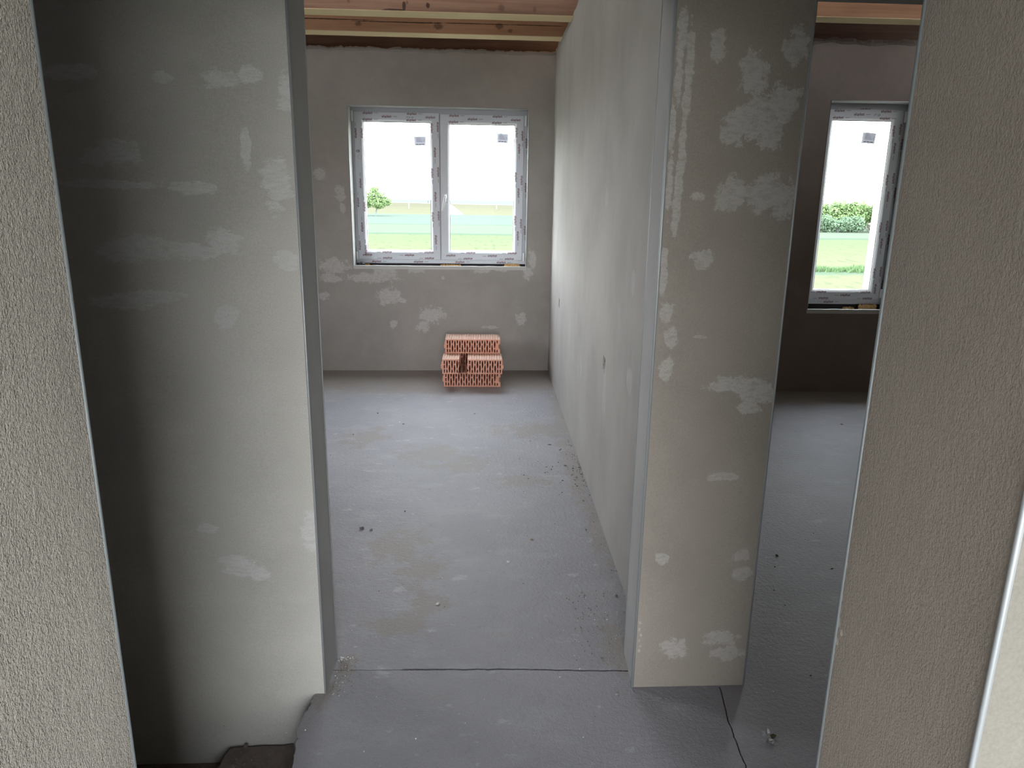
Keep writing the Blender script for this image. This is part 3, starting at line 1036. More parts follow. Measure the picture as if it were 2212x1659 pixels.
T_ALU = text_mesh('aluplast', 0.0275, 0.0005, 0.1)
T_CE = text_mesh('CE', 0.026, 0.0006)
T_IT = text_mesh('IT 20', 0.024, 0.0, 0.35)
T_IW = text_mesh('IT A W', 0.020, 0.0, 0.2)
ALU_W = max(x for x, y in T_ALU[0])


def put_text(bm, T, x, z, ang, y, mat, clip=None):
    c, s = math.cos(ang), math.sin(ang)
    vs = [bm.verts.new((x + c * a - s * b, y, z + s * a + c * b)) for a, b in T[0]]
    for f in T[1]:
        try:
            q = bm.faces.new([vs[i] for i in f])
            q.material_index = mat
        except ValueError:
            pass


def put_bar(bm, x, z, ang, y, l, h, mat):
    c, s = math.cos(ang), math.sin(ang)
    vs = [bm.verts.new((x + c * a - s * b, y, z + s * a + c * b)) for a, b in ((0, 0), (l, 0), (l, h), (0, h))]
    f = bm.faces.new(vs)
    f.material_index = mat


def print_row(bm, a, L, z, ang, y, period=0.375, phase=0.0):
    """a row of film print of length L along direction ang, starting at point a = (x, z)"""
    c, s = math.cos(ang), math.sin(ang)
    t = phase
    while t < L - 0.03:
        if t + ALU_W < L:
            put_text(bm, T_ALU, a[0] + c * t, a[1] + s * t, ang, y, 0)
        t2 = t + ALU_W + 0.014
        if t2 + 0.036 < L:
            put_bar(bm, a[0] + c * t2 - s * 0.006, a[1] + s * t2 + c * 0.006, ang, y, 0.034, 0.0035, 2)
        t += period


def frame_loop(bm, x0, x1, z0, z1, prof, mats=None):
    """sweep a profile [(inset, y), ...] round a rectangle (mitred corners)"""
    rings = []
    for d, y in prof:
        rings.append([bm.verts.new(q) for q in ((x0 + d, y, z0 + d), (x1 - d, y, z0 + d), (x1 - d, y, z1 - d), (x0 + d, y, z1 - d))])
    n = len(prof)
    for k in range(n):
        a, b = rings[k], rings[(k + 1) % n]
        for i in range(4):
            f = bm.faces.new((a[i], a[(i + 1) % 4], b[(i + 1) % 4], b[i]))
            if mats: f.material_index = mats[k]


def make_sash(win, x0, x1, z0, z1, w, side_print, seed):
    bm = bmesh.new()
    prof = [(0.0, 0.060), (0.0, 0.004), (0.004, 0.0), (w - 0.022, 0.0), (w - 0.017, 0.004), (w - 0.006, 0.013), (w - 0.004, 0.017), (w, 0.020), (w, 0.045), (w - 0.012, 0.060)]
    mats = [0, 0, 0, 0, 1, 1, 2, 1, 1, 1]
    frame_loop(bm, x0, x1, z0, z1, prof, mats)
    sash = obj('sash', bm, [M_pvc, M_pvc2, M_gasket], win)
    bm = bmesh.new()
    box(bm, x0 + w - 0.008, x1 - w + 0.008, 0.026, 0.032, z0 + w - 0.008, z1 - w + 0.008)
    obj('glass_pane', bm, M_glass, sash)
    return sash


def film_print(sash, x0, x1, z0, z1, w, sides, seed, extra=None, skip=None):
    bm = bmesh.new()
    y = -0.0006
    rng = random.Random(seed)
    W_, H_ = x1 - x0, z1 - z0
    for sd in sides:
        for r, off in enumerate((0.006, 0.032, 0.058)):
            ph = (0.045, 0.205, 0.040)[r] + (0.0 if sd == 'T' else rng.uniform(-0.03, 0.03))
            q = off + 0.014
            if sd == 'T':
                print_row(bm, (x0 + 0.035, z1 - q), W_ - 0.05, 0, 0, y, 0.375, ph)
            if sd == 'B':
                print_row(bm, (x1 - 0.03, z0 + q), W_ - 0.05, 0, math.pi, y, 0.375, ph)
            if sd == 'L':
                print_row(bm, (x0 + q, z0 + 0.03), H_ - 0.06 - (0.42 if skip else 0), 0, math.pi / 2, y, 0.375, ph)
                if skip and r != 1:
                    print_row(bm, (x0 + q, z1 - 0.25), 0.2, 0, math.pi / 2, y, 0.375, 0.03)
            if sd == 'R':
                print_row(bm, (x1 - q, z1 - 0.06), H_ - 0.10, 0, -math.pi / 2, y, 0.375, ph)
    if extra: extra(bm, y)
    o = obj('film_print', bm, [M_red, M_dark, M_grey], sash, recalc=False)
    return o


def sticker(sash, x0, x1, z0, z1, tilt):
    bm = bmesh.new()
    cx, cz = (x0 + x1) / 2, (z0 + z1) / 2
    w, h = x1 - x0, z1 - z0
    y = 0.0235

    def q(xa, xb, za, zb, yy, mi):
        c, s = math.cos(tilt), math.sin(tilt)
        vs = []
        for a, b in ((xa, za), (xb, za), (xb, zb), (xa, zb)):
            vs.append(bm.verts.new((cx + c * a - s * b, yy, cz + s * a + c * b)))
        f = bm.faces.new(vs)
        f.material_index = mi
    q(-w / 2, w / 2, -h / 2, h / 2, y + 0.001, 0)
    q(-w * 0.38, w * 0.40, -h * 0.22, h * 0.40, y - 0.0004, 1)
    for k in range(4):
        q(-w * 0.30, w * (0.05 + 0.05 * k), h * (0.30 - 0.11 * k) - 0.001, h * (0.30 - 0.11 * k) + 0.001, y - 0.0008, 2)
    q(-w * 0.25, w * 0.05, h * 0.43, h * 0.47, y - 0.0008, 2)
    for xa, xb in ((-0.36, -0.16), (-0.12, 0.10), (0.14, 0.36)):
        q(w * xa, w * xb, -h * 0.38, -h * 0.29, y - 0.0008, 2)
    q(w * 0.36, w * 0.385, -h * 0.10, h * 0.20, y - 0.0008, 2)
    return obj('sticker', bm, [M_paper, M_paper2, M_grey], sash, recalc=False)


def hinge(win, x, z0, z1):
    bm = bmesh.new()
    box(bm, x - 0.009, x + 0.009, -0.012, 0.014, z0, z1)
    bevel(bm, 0.003)
    obj('hinge_cover', bm, M_pvc2, win)


def foam(win, x0, x1, y0, z0, z1, seed):
    bm = bmesh.new()
    n = max(3, int((x1 - x0) / 0.02))
    for k in range(n):
        x = x0 + (x1 - x0) * (k + 0.5) / n
        lump(bm, (x, y0, (z0 + z1) / 2), (0.018, 0.02, (z1 - z0) / 2), seed + k, 2, 0.4)
    obj('foam_block', bm, M_foam, win, smooth=True)


# ------------------------------------------------------------------ window 1 (two sashes)
w1 = empty('window_1', (0, BY + 0.155, 0), 0.0)
w1.rotation_euler = (0, 0, math.atan(BS))
struct(w1, 'white two-sash window with printed protective film in the wall ahead', 'window')
bm = bmesh.new()
frame_loop(bm, -1.175, 0.378, 0.957, 2.290, [(0, 0.085), (0, 0.018), (0.060, 0.018), (0.060, 0.085)])
box(bm, -0.432, -0.368, 0.030, 0.085, 0.96, 2.28)
fr1 = obj('frame', bm, M_pvc, w1)
S1 = (-1.135, -0.4025, 0.990, 2.246)
S2 = (-0.3965, 0.334, 0.990, 2.238)
sA = make_sash(w1, *S1, 0.084, 'L', 1)
sB = make_sash(w1, *S2, 0.084, 'R', 2)


def ce(bm, y):
    put_text(bm, T_CE, S1[0] + 0.012, S1[3] - 0.335, 0, y, 1)
    # round test seal under it
    for k in range(10):
        a = 2 * math.pi * k / 10
        put_bar(bm, S1[0] + 0.040 + 0.017 * math.cos(a), S1[3] - 0.375 + 0.017 * math.sin(a), a + math.pi / 2, y, 0.006, 0.0025, 2)
    put_text(bm, T_IW, S1[0] + 0.45, S1[3] - 0.049, 0, y, 1)


film_print(sA, *S1, 0.084, 'TBLR', 3, ce, True)
film_print(sB, *S2, 0.084, 'TBR', 9)
bm = bmesh.new()
rng = random.Random(3)
print_row(bm, (-1.05, 0.964), 1.38, 0, 0, 0.0174, 0.375, 0.03)
print_row(bm, (-1.158, 1.05), 1.1, 0, math.pi / 2, 0.0174, 0.375, 0.1)
print_row(bm, (0.352, 2.15), 1.1, 0, -math.pi / 2, 0.0174, 0.375, 0.1)
obj('film_print', bm, [M_red, M_dark, M_grey], fr1, recalc=False)
sticker(sA, -0.623, -0.521, 1.973, 2.051, 0.03)
sticker(sB, 0.099, 0.197, 2.008, 2.087, -0.035)
# handle
bm = bmesh.new()
hx = -0.353
box(bm, hx - 0.014, hx + 0.014, -0.010, 0.001, 1.495, 1.573)
bevel(bm, 0.006, 2)
tube(bm, [(hx, -0.004, 1.545), (hx, -0.028, 1.546)], [0.011, 0.009], 10)
tube(bm, [(hx + 0.001, -0.030, 1.556), (hx - 0.002, -0.042, 1.545), (hx - 0.008, -0.047, 1.52), (hx - 0.030, -0.047, 1.425)], [0.009, 0.010, 0.009, 0.007], 10)
obj('handle', bm, M_pvc2, sB, smooth=True)
hinge(w1, -1.148, 2.165, 2.252)
hinge(w1, 0.346, 2.150, 2.237)
hinge(w1, -1.146, 0.985, 1.06)
hinge(w1, 0.347, 0.985, 1.06)
bm = bmesh.new()
box(bm, -1.172, 0.376, 0.03, 0.06, 0.915, 0.962)
obj('sealing_membrane', bm, M_membrane, w1)
foam(w1, -0.40, -0.225, -0.002, 0.918, 0.953, 5)
foam(w1, 0.18, 0.31, -0.004, 0.918, 0.962, 25)
foam(w1, -1.10, -1.04, 0.01, 0.918, 0.950, 45)
# black lump in the corner of the ledge
bm = bmesh.new()
lump(bm, (0, 0, 0.0), (0.045, 0.03, 0.022), 4, 2, 0.25)
lump(bm, (0.01, -0.006, 0.006), (0.036, 0.03, 0.020), 6, 2, 0.3)
bo = obj('black_offcut', bm, M_black, smooth=True)
bo.location = (-1.105, yB(-1.1) + 0.09, 0.947)
tag(bo, 'small black rubbery lump in the left corner of the window ledge', 'offcut')

# ------------------------------------------------------------------ window 2 (narrow, one sash)
w2 = empty('window_2', (0, B2Y + 0.155, 0))
struct(w2, 'narrow white window with printed protective film in the right-hand room', 'window')
bm = bmesh.new()
frame_loop(bm, 2.632, 3.345, 0.720, 2.318, [(0, 0.085), (0, 0.018), (0.060, 0.018), (0.060, 0.085)])
fr2 = obj('frame', bm, M_pvc, w2)
S3 = (2.665, 3.308, 0.757, 2.266)
sC = make_sash(w2, *S3, 0.086, 'R', 5)


def it(bm, y):
    put_text(bm, T_IT, S3[0] + 0.40, S3[3] - 0.050, 0, y, 1)


film_print(sC, *S3, 0.086, 'TBR', 21, it)
bm = bmesh.new()
print_row(bm, (2.83, 0.731), 0.4, 0, 0, 0.0174, 0.375, 0.02)
print_row(bm, (3.06, 2.272), 0.35, 0, math.pi, 0.0174, 0.375, 0.02)
print_row(bm, (3.327, 2.05), 1.3, 0, -math.pi / 2, 0.0174, 0.375, 0.0)
obj('film_print', bm, [M_red, M_dark, M_grey], fr2, recalc=False)
sticker(sC, 3.005, 3.115, 2.010, 2.094, -0.06)
hinge(w2, 3.321, 2.17, 2.258)
hinge(w2, 3.321, 0.775, 0.85)
bm = bmesh.new()
box(bm, 2.636, 3.341, 0.03, 0.06, 0.668, 0.724)
obj('sealing_membrane', bm, M_membrane, w2)
foam(w2, 3.02, 3.10, 0.0, 0.668, 0.700, 65)
foam(w2, 3.15, 3.29, 0.0, 0.668, 0.722, 85)

portal('daylight_portal', (-0.40, BY + 0.45, 1.6), (math.radians(-90), 0, 0), 1.7, 1.5)
portal('daylight_portal', (2.99, B2Y + 0.45, 1.49), (math.radians(-90), 0, 0), 0.8, 1.75)
portal('daylight_portal', (LWX - 0.35, 4.25, 1.60), (0, math.radians(-90), 0), 1.3, 1.1)
portal('daylight_portal', ((BX0 + BX1) / 2, BYR - 0.35, 1.2), (math.radians(90), 0, 0), 1.15, 2.4)
portal('daylight_portal', ((CX0 + CX1) / 2, BYR - 0.35, 1.75), (math.radians(90), 0, 0), 1.0, 1.3)
portal('daylight_portal', (RX + 0.35, (RY0 + RY1) / 2, 1.575), (0, math.radians(90), 0), 1.5, 1.25)


# ------------------------------------------------------------------ hollow clay bricks
def brick_mesh(name, L, H, Dp, tongue_l=True, groove_r=True, tongue_r=False, cols=None, break_l=False, break_r=False, seed=0):
    """perforated clay block lying with its holes towards the viewer: extruded outline with staggered holes"""
    cu = bpy.data.curves.new(name, 'CURVE')
    cu.dimensions = '2D'
    cu.fill_mode = 'BOTH'
    cu.extrude = Dp / 2
    rng = random.Random(seed)

    def loop(pts):
        sp = cu.splines.new('POLY')
        sp.points.add(len(pts) - 1)
        for q, (x, z) in zip(sp.points, pts):
            q.co = (x, z, 0, 1)
        sp.use_cyclic_u = True
    g = 0.0035
    pitch = 0.0212
    ol = []
    # bottom, left to right, with grooves
    x = 0.0
    ol.append((0, 0))
    k = 0
    while x + pitch < L - 0.004:
        ol += [(x + pitch - 0.0075, 0), (x + pitch - 0.0065, g), (x + pitch - 0.001, g), (x + pitch, 0)]
        x += pitch
    ol.append((L, 0))
    if break_r:
        for q in range(1, 9):
            ol.append((L + rng.uniform(-0.012, 0.006), H * q / 9))
    elif groove_r:
        ol += [(L, H * 0.30), (L - 0.014, H * 0.40), (L - 0.014, H * 0.62), (L, H * 0.70)]
    elif tongue_r:
        ol += [(L, H * 0.33), (L + 0.011, H * 0.40), (L + 0.011, H * 0.58), (L, H * 0.66)]
    ol.append((L, H))
    x = L
    while x - pitch > 0.004:
        ol += [(x - pitch + 0.0075, H), (x - pitch + 0.0065, H - g), (x - pitch + 0.001, H - g), (x - pitch, H)]
        x -= pitch
    ol.append((0, H))
    if break_l:
        for q in range(8, 0, -1):
            ol.append((rng.uniform(-0.006, 0.012), H * q / 9))
    elif tongue_l:
        ol += [(0, H * 0.66), (-0.011, H * 0.58), (-0.011, H * 0.40), (0, H * 0.33)]
    loop(ol)
    m = 0.0075
    z0, z1 = m + g, H - m - g
    hh = z1 - z0

    def rnd_quad(cx, zb, zt, wb, wt):
        loop([(cx - wb / 2 + 0.001, zb), (cx + wb / 2 - 0.001, zb), (cx + wb / 2, zb + 0.001), (cx + wt / 2, zt - 0.001), (cx + wt / 2 - 0.001, zt), (cx - wt / 2 + 0.001, zt), (cx - wt / 2, zt - 0.001), (cx - wb / 2, zb + 0.001)])

    def lens(cx, zb, zt, w):
        pts = []
        for t in (0.0, 0.25, 0.5, 0.75, 1.0):
            pts.append((cx + (0.42 + 0.58 * math.sin(math.pi * t)) * w / 2, zb + (zt - zb) * t))
        for t in (1.0, 0.75, 0.5, 0.25, 0.0):
            pts.append((cx - (0.42 + 0.58 * math.sin(math.pi * t)) * w / 2, zb + (zt - zb) * t))
        loop(pts)
    # columns
    xl, xr = 0.018, L - 0.016
    if groove_r and not break_r: xr = L - 0.026
    n = max(2, round((xr - xl) / pitch))
    st = (xr - xl) / n
    W = st * 0.63
    gap = hh * 0.085
    for c in range(n + 1):
        cx = xl + st * c
        if (c == 0 and not break_l) or (c == n and not break_r and not groove_r):
            t = (hh - 2 * gap) / 3
            for q in range(3):
                rnd_quad(cx, z0 + q * (t + gap), z0 + q * (t + gap) + t, W * 0.75, W * 0.75)
        elif c == n and groove_r:
            rnd_quad(cx, z0, z0 + hh * 0.22, W * 0.8, W * 0.6)
            rnd_quad(cx, z1 - hh * 0.22, z1, W * 0.6, W * 0.8)
        elif c % 2 == 1:
            rnd_quad(cx, z0, z0 + hh * 0.27, W * 1.05, W * 0.55)
            lens(cx, z0 + hh * 0.27 + gap, z1, W)
        else:
            rnd_quad(cx, z1 - hh * 0.27, z1, W * 0.55, W * 1.05)
            lens(cx, z0, z1 - hh * 0.27 - gap, W)
    to = bpy.data.objects.new(name, cu)
    COL.objects.link(to)
    dg = bpy.context.evaluated_depsgraph_get()
    me = bpy.data.meshes.new_from_object(to.evaluated_get(dg))
    bpy.data.objects.remove(to)
    bpy.data.curves.remove(cu)
    # curve lies in xy; stand it up: (x, z) -> x, y = depth
    for v in me.vertices:
        x, z, d = v.co
        v.co = (x, d + Dp / 2, z)
    me.materials.clear()
    me.materials.append(M_brick)
    me.name = name
    bmx = bmesh.new()
    bmx.from_mesh(me)
    bmesh.ops.recalc_face_normals(bmx, faces=bmx.faces[:])
    bmx.to_mesh(me)
    bmx.free()
    return me


BH = 0.1245
ms_full = brick_mesh('hollow_brick', 0.476, BH, 0.238)
ms_left = brick_mesh('hollow_brick_left', 0.140, BH, 0.238, break_r=True, groove_r=False, seed=3)
ms_right = brick_mesh('hollow_brick_right', 0.287, BH, 0.238, tongue_l=False, groove_r=False, tongue_r=True, break_l=True, seed=8)


def brick(me, x, y, z, rz, label, sz=1.0):
    o = bpy.data.objects.new('hollow_brick', me)
    link(o)
    o.location = (x, y, z)
    o.rotation_euler = (0, 0, rz)
    o.scale = (sz, 1, 1)
    tag(o, label, 'brick', 'stack of hollow clay bricks')
    return o


brick(ms_full, -0.342, 6.040, 0.001, 0.004, 'hollow clay brick at the bottom front of the stack, standing on the floor')
brick(ms_left, -0.351, 5.980, 0.127, 0.0, 'short broken piece of hollow brick on the left of the middle layer')
brick(ms_right, -0.141, 5.980, 0.127, 0.004, 'longer broken piece of hollow brick on the right of the middle layer')
brick(ms_full, -0.335, 6.200, 0.253, 0.006, 'unbroken hollow clay brick lying on top of the stack', 0.98)
brick(ms_full, -0.340, 6.290, 0.001, 0.0, 'hollow clay brick at the bottom back of the stack, against the wall')
brick(ms_full, -0.345, 6.270, 0.127, 0.0, 'hollow clay brick in the middle layer behind the broken pieces')
# broken webs left standing in the gap of the middle layer
bm = bmesh.new()
rg = random.Random(2)
for x, y0, y1, h in ((-0.195, 5.99, 6.20, 0.075), (-0.183, 6.06, 6.21, 0.10), (-0.160, 6.03, 6.21, 0.095), (-0.150, 5.985, 6.15, 0.05)):
    n = 9
    prev = None
    for i in range(n + 1):
        y = y0 + (y1 - y0) * i / n
        hh = h * (0.55 + 0.5 * i / n) + rg.uniform(-0.012, 0.012)
        xx = x + rg.uniform(-0.003, 0.003)
        r = [bm.verts.new((xx - 0.003, y, 0.1272)), bm.verts.new((xx + 0.003, y, 0.1272)), bm.verts.new((xx + 0.002, y, 0.1272 + hh)), bm.verts.new((xx - 0.002, y, 0.1272 + hh))]
        if prev:
            for k in range(4):
                bm.faces.new((prev[k], prev[(k + 1) % 4], r[(k + 1) % 4], r[k]))
        else:
            bm.faces.new(r[::-1])
        prev = r
    bm.faces.new(prev)
o = obj('brick_shard', bm, M_core)
tag(o, 'splintered inner webs of the broken brick in the gap of the middle layer', 'brick')

# ------------------------------------------------------------------ small debris on the floor
M_stone_d = plain('dark_crumb', (0.16, 0.155, 0.15), 0.9)
M_stone_m = plain('grey_crumb', (0.27, 0.26, 0.245), 0.9)
M_stone_l = plain('white_crumb', (0.70, 0.70, 0.68), 0.9)
M_stone_b = plain('brown_crumb', (0.22, 0.16, 0.11), 0.9)
MM = {'d': M_stone_d, 'm': M_stone_m, 'l': M_stone_l, 'b': M_stone_b}
PEB = [
    ('d', -0.595, 3.336, 0.0150, 1.0, 0.75, 'dark grey plaster crumb, left of two close together beyond the middle doorway'),
    ('d', -0.548, 3.320, 0.0120, 0.9, 0.6, 'dark grey plaster crumb, right of two close together beyond the middle doorway'),
    ('d', -0.405, 3.539, 0.0075, 1.0, 0.9, 'small dark pebble on the bare floor just beyond a close pair of crumbs'),
    ('d', -0.787, 5.269, 0.0100, 0.8, 0.6, 'dark pebble on the floor of the room ahead, left of the brick stack'),
    ('l', -0.603, 5.056, 0.0190, 0.5, 0.2, 'pale flat plaster flake beside a greyer one, left of the brick stack'),
    ('m', -0.572, 5.013, 0.0140, 0.7, 0.4, 'grey flat plaster flake touching a paler one, left of the brick stack'),
    ('d', -0.882, 4.775, 0.0062, 1.0, 0.9, 'tiny dark pebble near the left jamb in the room ahead'),
    ('d', 0.502, 3.320, 0.0080, 0.9, 0.9, 'round dark pebble close to the foot of the partition wall'),
    ('b', 0.231, 3.217, 0.0140, 0.7, 0.3, 'brown crushed crumb in the middle of the floor ahead'),
    ('m', 0.414, 2.715, 0.0085, 0.7, 0.5, 'grey crumb on the floor left of the partition corner'),
    ('d', 0.545, 2.707, 0.0130, 0.7, 0.5, 'dark splintered crumb in the corner where partition meets the jamb'),
    ('b', 0.422, 2.291, 0.0095, 0.8, 0.4, 'brown crumb just beyond the floor joint near the right jamb'),
    ('m', 0.443, 2.096, 0.0100, 0.9, 0.4, 'grey crumb in front of the pier, near the floor joint'),
    ('d', 0.590, 2.070, 0.0062, 0.9, 0.6, 'small dark crumb in the shade at the foot of the pier'),
    ('m', 1.345, 3.047, 0.0110, 0.9, 0.8, 'largest grey pebble on the floor beyond the right doorway'),
    ('m', 1.297, 2.944, 0.0090, 0.8, 0.5, 'flat grey pebble just in front of the largest one in the right doorway'),
    ('b', 1.547, 2.925, 0.0095, 0.6, 0.5, 'brown pebble beside the near jamb in the right doorway'),
    ('m', 1.218, 2.747, 0.0064, 0.9, 0.8, 'grey pebble with a dark side, third from the far end in the right doorway'),
    ('l', 1.218, 2.629, 0.0058, 0.9, 0.8, 'pale pebble on the dark floor halfway through the right doorway'),
    ('d', 1.131, 2.184, 0.0064, 0.8, 0.6, 'dark pebble near the front of the right doorway'),
    ('l', 0.910, 2.095, 0.0048, 0.9, 0.7, 'smaller of two white crumbs beside the right corner of the pier'),
    ('l', 0.965, 2.097, 0.0075, 0.7, 0.7, 'larger of two white crumbs beside the right corner of the pier'),
    ('m', 2.588, 5.034, 0.0140, 0.8, 0.5, 'pale pebble far back on the floor of the right-hand room'),
    ('d', -0.073, 5.266, 0.0170, 0.35, 0.2, 'thin dark curl on the floor in front of the brick stack'),
    ('d', 0.430, 4.577, 0.0190, 0.3, 0.25, 'dark sliver on the floor near the crumbs along the partition'),
    ('l', 0.110, 3.000, 0.0170, 0.6, 0.2, 'white plaster chip pressed flat in the middle of the floor ahead'),
    ('l', -0.182, 2.655, 0.0190, 0.6, 0.3, 'pale broken chip on a brown stain in front of the middle doorway'),
    ('l', -0.202, 1.902, 0.0045, 1.0, 0.9, 'tiny white crumb on the near screed between the jambs'),
]
for k, (c, x, y, r, fy, fz, lab) in enumerate(PEB):
    bm = bmesh.new()
    r *= 0.68
    lump(bm, (0, 0, r * fz * 0.55), (r, r * fy, r * fz), 100 + k, 1, 0.75)
    o = obj('plaster_crumb', bm, MM[c], smooth=False)
    o.location = (x, y, 0.0)
    tag(o, lab, 'crumb', 'loose crumbs on the screed')

# crumpled scrap of light film in the corridor
bm = bmesh.new()
rg = random.Random(77)
for k in range(9):
    a = rg.uniform(0, 6.28)
    c = Vector((0.012 * math.cos(a), 0.020 * math.sin(a), rg.uniform(0.002, 0.012)))
    d = Vector((rg.uniform(-1, 1), rg.uniform(-1, 1), rg.uniform(0.1, 0.9))).normalized()
    u = d.orthogonal().normalized()
    l, w = rg.uniform(0.012, 0.022), rg.uniform(0.004, 0.008)
    vs = [bm.verts.new(c - u * w - d * l * 0.4), bm.verts.new(c + u * w - d * l * 0.4), bm.verts.new(c + u * w * 0.7 + d * l * 0.2 + Vector((0, 0, 0.003))), bm.verts.new(c + d * l * 0.7), bm.verts.new(c - u * w * 0.8 + d * l * 0.2)]
    bm.faces.new(vs)
for v in bm.verts:
    v.co.z = max(v.co.z, 0.0008)
M_scrap = plain('scrap_film', (0.62, 0.64, 0.66), 0.4)
M_scrap2 = plain('scrap_dark', (0.12, 0.10, 0.06), 0.8)
o = obj('crumpled_scrap', bm, [M_scrap, M_scrap2], recalc=False)
for k, pl in enumerate(o.data.polygons):
    pl.material_index = 1 if k % 4 == 3 else 0
o.location = (0.871, 1.885, 0.0)
tag(o, 'crumpled pale scrap lying on the floor beside the near right jamb', 'scrap')

# grit nobody could count: along the partition, in the corners, at the left jamb
bm = bmesh.new()
rg = random.Random(31)


def grit(x, y, s, k, mi):
    lump(bm, (x, y, s * 0.35), (s, s * rg.uniform(0.6, 1), s * rg.uniform(0.4, 0.8)), k, 1, 0.5, mi)


k = 0
for _ in range(170):                              # heap of crumbs against the partition
    t = abs(rg.gauss(0, 1))
    x = PX - 0.006 - min(0.36, 0.09 * t * t)
    y = 4.12 + rg.gauss(0, 0.25)
    grit(x, y, rg.choice((0.0016, 0.002, 0.0025, 0.003, 0.0035, 0.0055)), k, rg.choice((0, 0, 1, 1, 3)))
    k += 1
for _ in range(130):                              # all along the foot of the partition
    y = rg.uniform(2.4, 6.5)
    grit(PX - 0.004 - abs(rg.gauss(0, 0.02)), y, rg.uniform(0.0012, 0.0032), k, rg.choice((0, 1, 3)))
    k += 1
for _ in range(120):                              # corner beside the right jamb
    grit(rg.uniform(0.33, 0.50), rg.uniform(2.23, 2.75), rg.uniform(0.001, 0.0034), k, rg.choice((0, 0, 1, 2, 3)))
    k += 1
for _ in range(200):                               # crust at the left jamb
    u = rg.random()
    x = -0.505 + abs(rg.gauss(0, 0.035))
    y = rg.uniform(2.10, 2.31)
    grit(x, y, rg.uniform(0.0008, 0.0024), k, rg.choice((1, 1, 3, 3, 1, 2)))
    k += 1
for _ in range(16):
    grit(-0.48 + rg.gauss(0, 0.018), 2.300 + rg.gauss(0, 0.006), rg.uniform(0.0015, 0.0042), k, 2)
    k += 1
for _ in range(260):                              # here and there
    grit(rg.uniform(-1.1, 0.55), rg.uniform(1.8, 5.9), rg.uniform(0.001, 0.0028), k, rg.choice((0, 1, 2, 2)))
    k += 1
for _ in range(110):
    grit(rg.uniform(0.82, 2.4), rg.uniform(1.8, 5.2), rg.uniform(0.001, 0.003), k, rg.choice((0, 1, 2)))
    k += 1
o = obj('floor_grit', bm, [M_stone_d, M_stone_m, M_stone_l, M_stone_b])
tag(o, 'fine loose grit and plaster crumbs along the foot of the partition wall', 'grit', kind='stuff')

# ------------------------------------------------------------------ outside
GZ = -3.0
bm = bmesh.new()
nx, ny = 40, 60
xs = [-140 + 280 * i / nx for i in range(nx + 1)]
ysg = [-80 + 230 * j / ny for j in range(ny + 1)]
V = {}
for i, x in enumerate(xs):
    for j, y in enumerate(ysg):
        V[i, j] = bm.verts.new((x, y, GZ + 0.06 * mnoise.noise(Vector((x * 0.1, y * 0.1, 0)))))
for i in range(nx):
    for j in range(ny):
        bm.faces.new((V[i, j], V[i + 1, j], V[i + 1, j + 1], V[i, j + 1]))
g = obj('ground', bm, M_ground, smooth=True)
struct(g, 'pale green and yellow fields seen through the windows', 'ground')
bm = bmesh.new()
prev = None
for i in range(121):
    x = -140 + 280 * i / 120
    w = 0.18 * mnoise.noise(Vector((x * 0.12, 0, 3)))
    cz = -1.52 - 0.021 * (x + 5) * 0.6 + w
    cz = min(-0.6, max(-2.4, cz))
    ring = [bm.verts.new(q) for q in ((x, 149, GZ - 0.1), (x, 155, GZ + 0.5 + w), (x, 164, cz - 0.35 + w * 0.5), (x, 170, cz), (x, 173, cz + 0.03), (x, 180, cz), (x, 200, -9.5))]
    if prev:
        for k in range(6):
            f = bm.faces.new((prev[k], ring[k], ring[k + 1], prev[k + 1]))
            f.material_index = 1 if k in (3, 4) else 0
    prev = ring
o = obj('embankment', bm, [M_bank, M_road], smooth=True)
struct(o, 'yellow dry grass embankment with a pale road on top beyond the field', 'embankment')
bm = bmesh.new()
vs = [bm.verts.new(q) for q in ((-700, 195, -9), (700, 195, -9), (1500, 800, -9), (-1500, 800, -9))]
bm.faces.new(vs)
o = obj('far_plain', bm, M_plain_far)
struct(o, 'hazy bluish plain at the horizon', 'ground')

# white heap, posts, mast
bm = bmesh.new()
N = 28
rings = []
for r_, z in ((2.7, -0.1), (2.0, 0.45), (1.2, 1.05), (0.45, 1.62), (0.1, 1.78)):
    rings.append([bm.verts.new((r_ * math.cos(2 * math.pi * q / N) * (1 + 0.06 * mnoise.noise(Vector((q, z * 3, 0)))), r_ * math.sin(2 * math.pi * q / N), z + 0.05 * mnoise.noise(Vector((q * 0.7, z, 5))))) for q in range(N)])
for a, b in zip(rings, rings[1:]):
    for q in range(N):
        bm.faces.new((a[q], a[(q + 1) % N], b[(q + 1) % N], b[q]))
bm.faces.new(rings[-1])
o = obj('gravel_heap', bm, M_pile, smooth=True)
o.location = (-6.9, 149.0, GZ)
tag(o, 'white gravel heap at the foot of the embankment, behind the window mullion', 'heap')
def post(name, x, y, z0, z1, r, mat, label, cat):
    bm = bmesh.new()
    tube(bm, [(0, 0, 0), (0, 0, (z1 - z0) * 0.97), (0, 0, z1 - z0)], [r, r * 0.9, r * 0.6], 8)
    if cat == 'mast':
        tube(bm, [(-0.6, 0, z1 - z0 - 0.5), (0.6, 0, z1 - z0 - 0.5)], r * 0.5, 6)
    o = obj(name, bm, mat, smooth=True)
    o.location = (x, y, z0)
    tag(o, label, cat)
    return o


post('marker_post', -15.7, 157, -2.6, -0.75, 0.11, M_post, 'pale marker post on the bank, seen through the left pane', 'post')
post('marker_post', 2.3, 157, -2.6, -1.25, 0.08, M_post, 'pale marker post on the bank, seen through the right pane', 'post')
post('power_mast', -12.9, 172, -1.7, 3.9, 0.055, M_pole, 'thin grey mast on the embankment left of the window mullion', 'mast')


